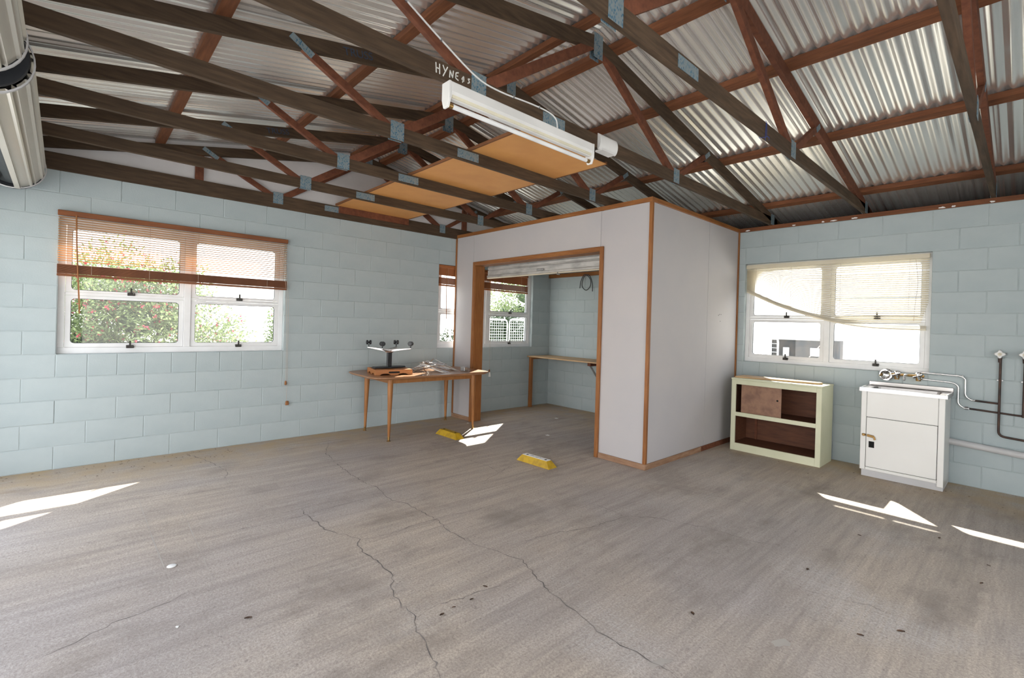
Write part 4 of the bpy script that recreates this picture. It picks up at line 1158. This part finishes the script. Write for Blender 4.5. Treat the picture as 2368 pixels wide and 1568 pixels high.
dsc = MB().lathe([(.019, 0), (.022, .002), (.022, .004), (.019, .006)], (2.638, .523, 0), 'Z', 18).build('plastic_lid', M['white_plastic'], smooth=True)
tag(dsc, 'small round white plastic lid on the floor', 'lid')
for (x, y), s, lab in (((1.041, 5.215), .055, 'torn white paper scrap on the floor inside the closet'), ((1.718, 4.357), .05, 'torn white paper scrap on the floor at the closet doorway'), ((3.287, .47), .014, 'tiny white paper scrap on the floor near the front'), ((.55, 3.98), .03, 'crumpled white paper scrap at the foot of the door jamb')):
    pts = []
    for k in range(11):
        a = 2 * PI * k / 11; r = s * rp_.uniform(.4, 1.0); pts.append((r * math.cos(a), .6 * r * math.sin(a)))
    o = MB().prism(pts, lambda p: (x + p[0], y + p[1], .0005 + .12 * abs(p[0])), lambda p: (x + p[0], y + p[1], .0015 + .12 * abs(p[0]))).build('paper_scrap', M['paper'])
    tag(o, lab, 'paper', 'paper scraps on the floor')

# ------------------------------------------------------------------ outside the windows
def bush(name, label, cx_, cy_, rx, ry, h, nl, m, flowers, seed, leaf=.05, cat='bush'):
    rnd = random.Random(seed)
    t = thing(name, label, cat, (cx_, cy_, -.12), 0, 'bushes outside')
    L = MB(); Fl = MB(); tips = []
    clumps = []
    for k in range(80):
        a = rnd.uniform(0, 2 * PI); zc = rnd.uniform(.12, .92); rr = math.sqrt(max(0, 1 - ((zc - .42) / .62) ** 2)) * rnd.uniform(.25, .92)
        clumps.append(Vector((rx * rr * math.cos(a), ry * rr * math.sin(a), h * zc)))
    for k in range(nl):
        c = clumps[k % len(clumps)]
        v = Vector((rnd.gauss(0, 1), rnd.gauss(0, 1), rnd.gauss(0, 1))).normalized()
        p = c + Vector((v.x * rx, v.y * ry, v.z * h * .5)) * rnd.uniform(.16, .34)
        if p.z < .05: continue
        d = (v + Vector((rnd.gauss(0, .5), rnd.gauss(0, .5), rnd.gauss(0, .5)))).normalized(); sd = d.cross(Vector((rnd.gauss(0, 1), rnd.gauss(0, 1), rnd.gauss(0, 1)))).normalized()
        l, w = leaf * rnd.uniform(.7, 1.4), leaf * .26
        L.poly([p, p + d * l * .5 + sd * w, p + d * l, p + d * l * .5 - sd * w])
        if flowers and rnd.random() < flowers: tips.append(p)
    for p in tips:
        for j in range(9):
            d = Vector((rnd.gauss(0, 1), rnd.gauss(0, 1), rnd.gauss(0, 1))).normalized(); sd = d.orthogonal().normalized()
            L2 = rnd.uniform(.02, .036); Fl.poly([p, p + d * L2 * .6 + sd * .006, p + d * L2, p + d * L2 * .6 - sd * .006])
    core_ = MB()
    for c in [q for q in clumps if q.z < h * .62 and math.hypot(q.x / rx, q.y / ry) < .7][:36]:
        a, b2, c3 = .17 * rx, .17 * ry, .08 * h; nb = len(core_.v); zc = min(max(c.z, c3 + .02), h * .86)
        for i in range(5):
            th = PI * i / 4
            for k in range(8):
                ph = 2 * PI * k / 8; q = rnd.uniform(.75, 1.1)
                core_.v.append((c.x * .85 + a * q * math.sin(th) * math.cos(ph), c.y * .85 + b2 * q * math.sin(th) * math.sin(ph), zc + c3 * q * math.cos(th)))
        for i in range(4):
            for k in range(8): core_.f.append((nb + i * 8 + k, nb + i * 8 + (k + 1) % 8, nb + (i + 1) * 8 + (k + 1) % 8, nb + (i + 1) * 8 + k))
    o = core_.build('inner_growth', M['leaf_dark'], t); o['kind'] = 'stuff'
    o = L.build('foliage', m, t); o['kind'] = 'stuff'
    if flowers: o = Fl.build('flowers', M['flower'], t); o['kind'] = 'stuff'
    mb = MB()
    for k in range(7):
        c = clumps[k * 5 % len(clumps)]; mb.tube([(c.x * .1, c.y * .1, 0), (c.x * .5, c.y * .5, c.z * .5), tuple(c)], [.035, .02, .007], 6)
    mb.build('branches', M['bark'], t)
    return t
bush('flowering_bush', 'crimson flowered bush close outside the timber blind window', -2.2, .55, 1.15, 1.2, 2.25, 42000, M['leaf'], .028, 31, .045)
bush('flowering_bush', 'lower part-flowering bush toward the mullion outside the bush window', -3.2, 3.1, .9, .8, 1.8, 20000, M['leaf'], .008, 32, .045)
bush('garden_bush', 'pale green bush beyond the flowering bushes', -5.6, 5.2, 1.1, 1.1, 1.7, 6000, M['leaf'], .003, 33)
bush('garden_bush', 'tall green bush on the added pale bank beyond the mesh gates', -14.5, 19.0, 3.0, 3.2, 5.0, 16000, M['leaf'], .004, 34, .13)
bush('hedge', 'dark clipped hedge behind the mesh gate', -6.0, 9.6, .6, 2.0, 1.72, 14000, M['leaf_dark'], 0, 35, .09, 'hedge')
def mesh_gate(label, loc, rz, Wg, Hg):
    t = thing('mesh_gate', label, 'gate', loc, rz, 'white mesh gates outside')
    fr = fillet([(0, 0, .08), (0, 0, Hg), (Wg, 0, Hg), (Wg, 0, .08), (.02, 0, .08)], .12)
    MB().tube(fr, .017, 8).build('gate_frame', M['white_plastic'], t, smooth=True)
    for k in range(1, int(Wg / .075)):
        MB().tube([(k * .075, 0, .08), (k * .075, 0, Hg)], .004, 4).build('wire', M['white_plastic'], t)
    for k in range(1, int(Hg / .075)):
        MB().tube([(0, .004, .08 + k * .075), (Wg, .004, .08 + k * .075)], .004, 4).build('wire', M['white_plastic'], t)
    return t
mb = MB(); mb.prism([(-7.0, -.12), (-13, 2.6), (-16, 2.7), (-16, -.12)], lambda p: (p[0], 4, p[1]), lambda p: (p[0], 26, p[1] * .45))  # assumed bank for the white slope, added to bounce light into the closet
bank = struct(mb.build('added_bank', M['concrete_out'])); bank['label'] = 'assumed pale bank added behind the hedge to bounce light'
mesh_gate('white mesh gate leaf outside the closet window, with the hedge behind it', (-4.0, 7.35, -.12), math.radians(90), 1.12, 1.60)
mesh_gate('second white mesh gate leaf beside the first, outside the closet window', (-4.0, 8.55, -.12), math.radians(90), 1.12, 1.62)
mesh_gate('white mesh gate seen through the window behind the sagging blind', (1.9, 9.0, -.12), 0, .88, 1.42)
tl = thing('box_trailer', 'dark rusty box trailer outside the window behind the sagging blind', 'trailer', (3.06, 9.2, -.12))
MB().box(-.44, .44, 0, .9, .5, .56).build('trailer_floor', M['rust'], tl, bevel=.01)
for s in (-1, 1): MB().box(s * .44 - .02, s * .44 + .02, 0, .9, .5, 1.36).build('side_board', M['rust'], tl, bevel=.006)
for y in (0, .9): MB().box(-.42, .42, y - .02, y + .02, .45, 1.36).build('end_board', M['rust'], tl, bevel=.006)
MB().tube([(-.46, -.02, 1.38), (.46, -.02, 1.38)], .025, 8).build('top_rail', M['pvc'], tl)
for s in (-1, 1):
    MB().lathe([(.12, -.08), (.28, -.08), (.30, -.05), (.30, .05), (.28, .08), (.12, .08)], (s * .36, .5, .30), 'X', 24).build('wheel', M['tyre'], tl)
    MB().box(s * .36 - .10, s * .36 + .10, .15, .85, .615, .635).build('mudguard', M['rust'], tl, bevel=.01)
for x, z, w, h, mm in ((-.20, 1.14, .05, .08, 'pvc'), (.28, 1.16, .09, .07, 'pvc'), (-.02, .95, .06, .10, 'brown_board'), (.30, .90, .08, .06, 'galv')):
    MB().box(x - w, x + w, -.035, -.02, z - h, z + h).build('end_patch', M[mm], tl)
rp2 = MB().tube([(3.45, 9.10, 1.20), (2.95, 9.08, .55)], .008, 6).build('rope', M['cord'])
tag(rp2, 'pale rope stretched diagonally in front of the dark trailer', 'rope')
hs = thing('neighbour_house', 'white weatherboard house with a slate roof behind the sagging blind window', 'house', (6.0, 17, -.12))
MB().box(-4.2, 4, 0, 5, 0, 2.6).build('house_wall', M['white_plastic'], hs)
MB().prism([(-.7, 2.55), (2.5, 4.1), (5.7, 2.55)], lambda p: (-4.6, p[0], p[1]), lambda p: (4.4, p[0], p[1])).build('house_roof', M['roof_tile'], hs)
MB().box(-1.7, -.5, -.03, .02, 1.1, 2.2).build('house_window', M['roof_tile'], hs)
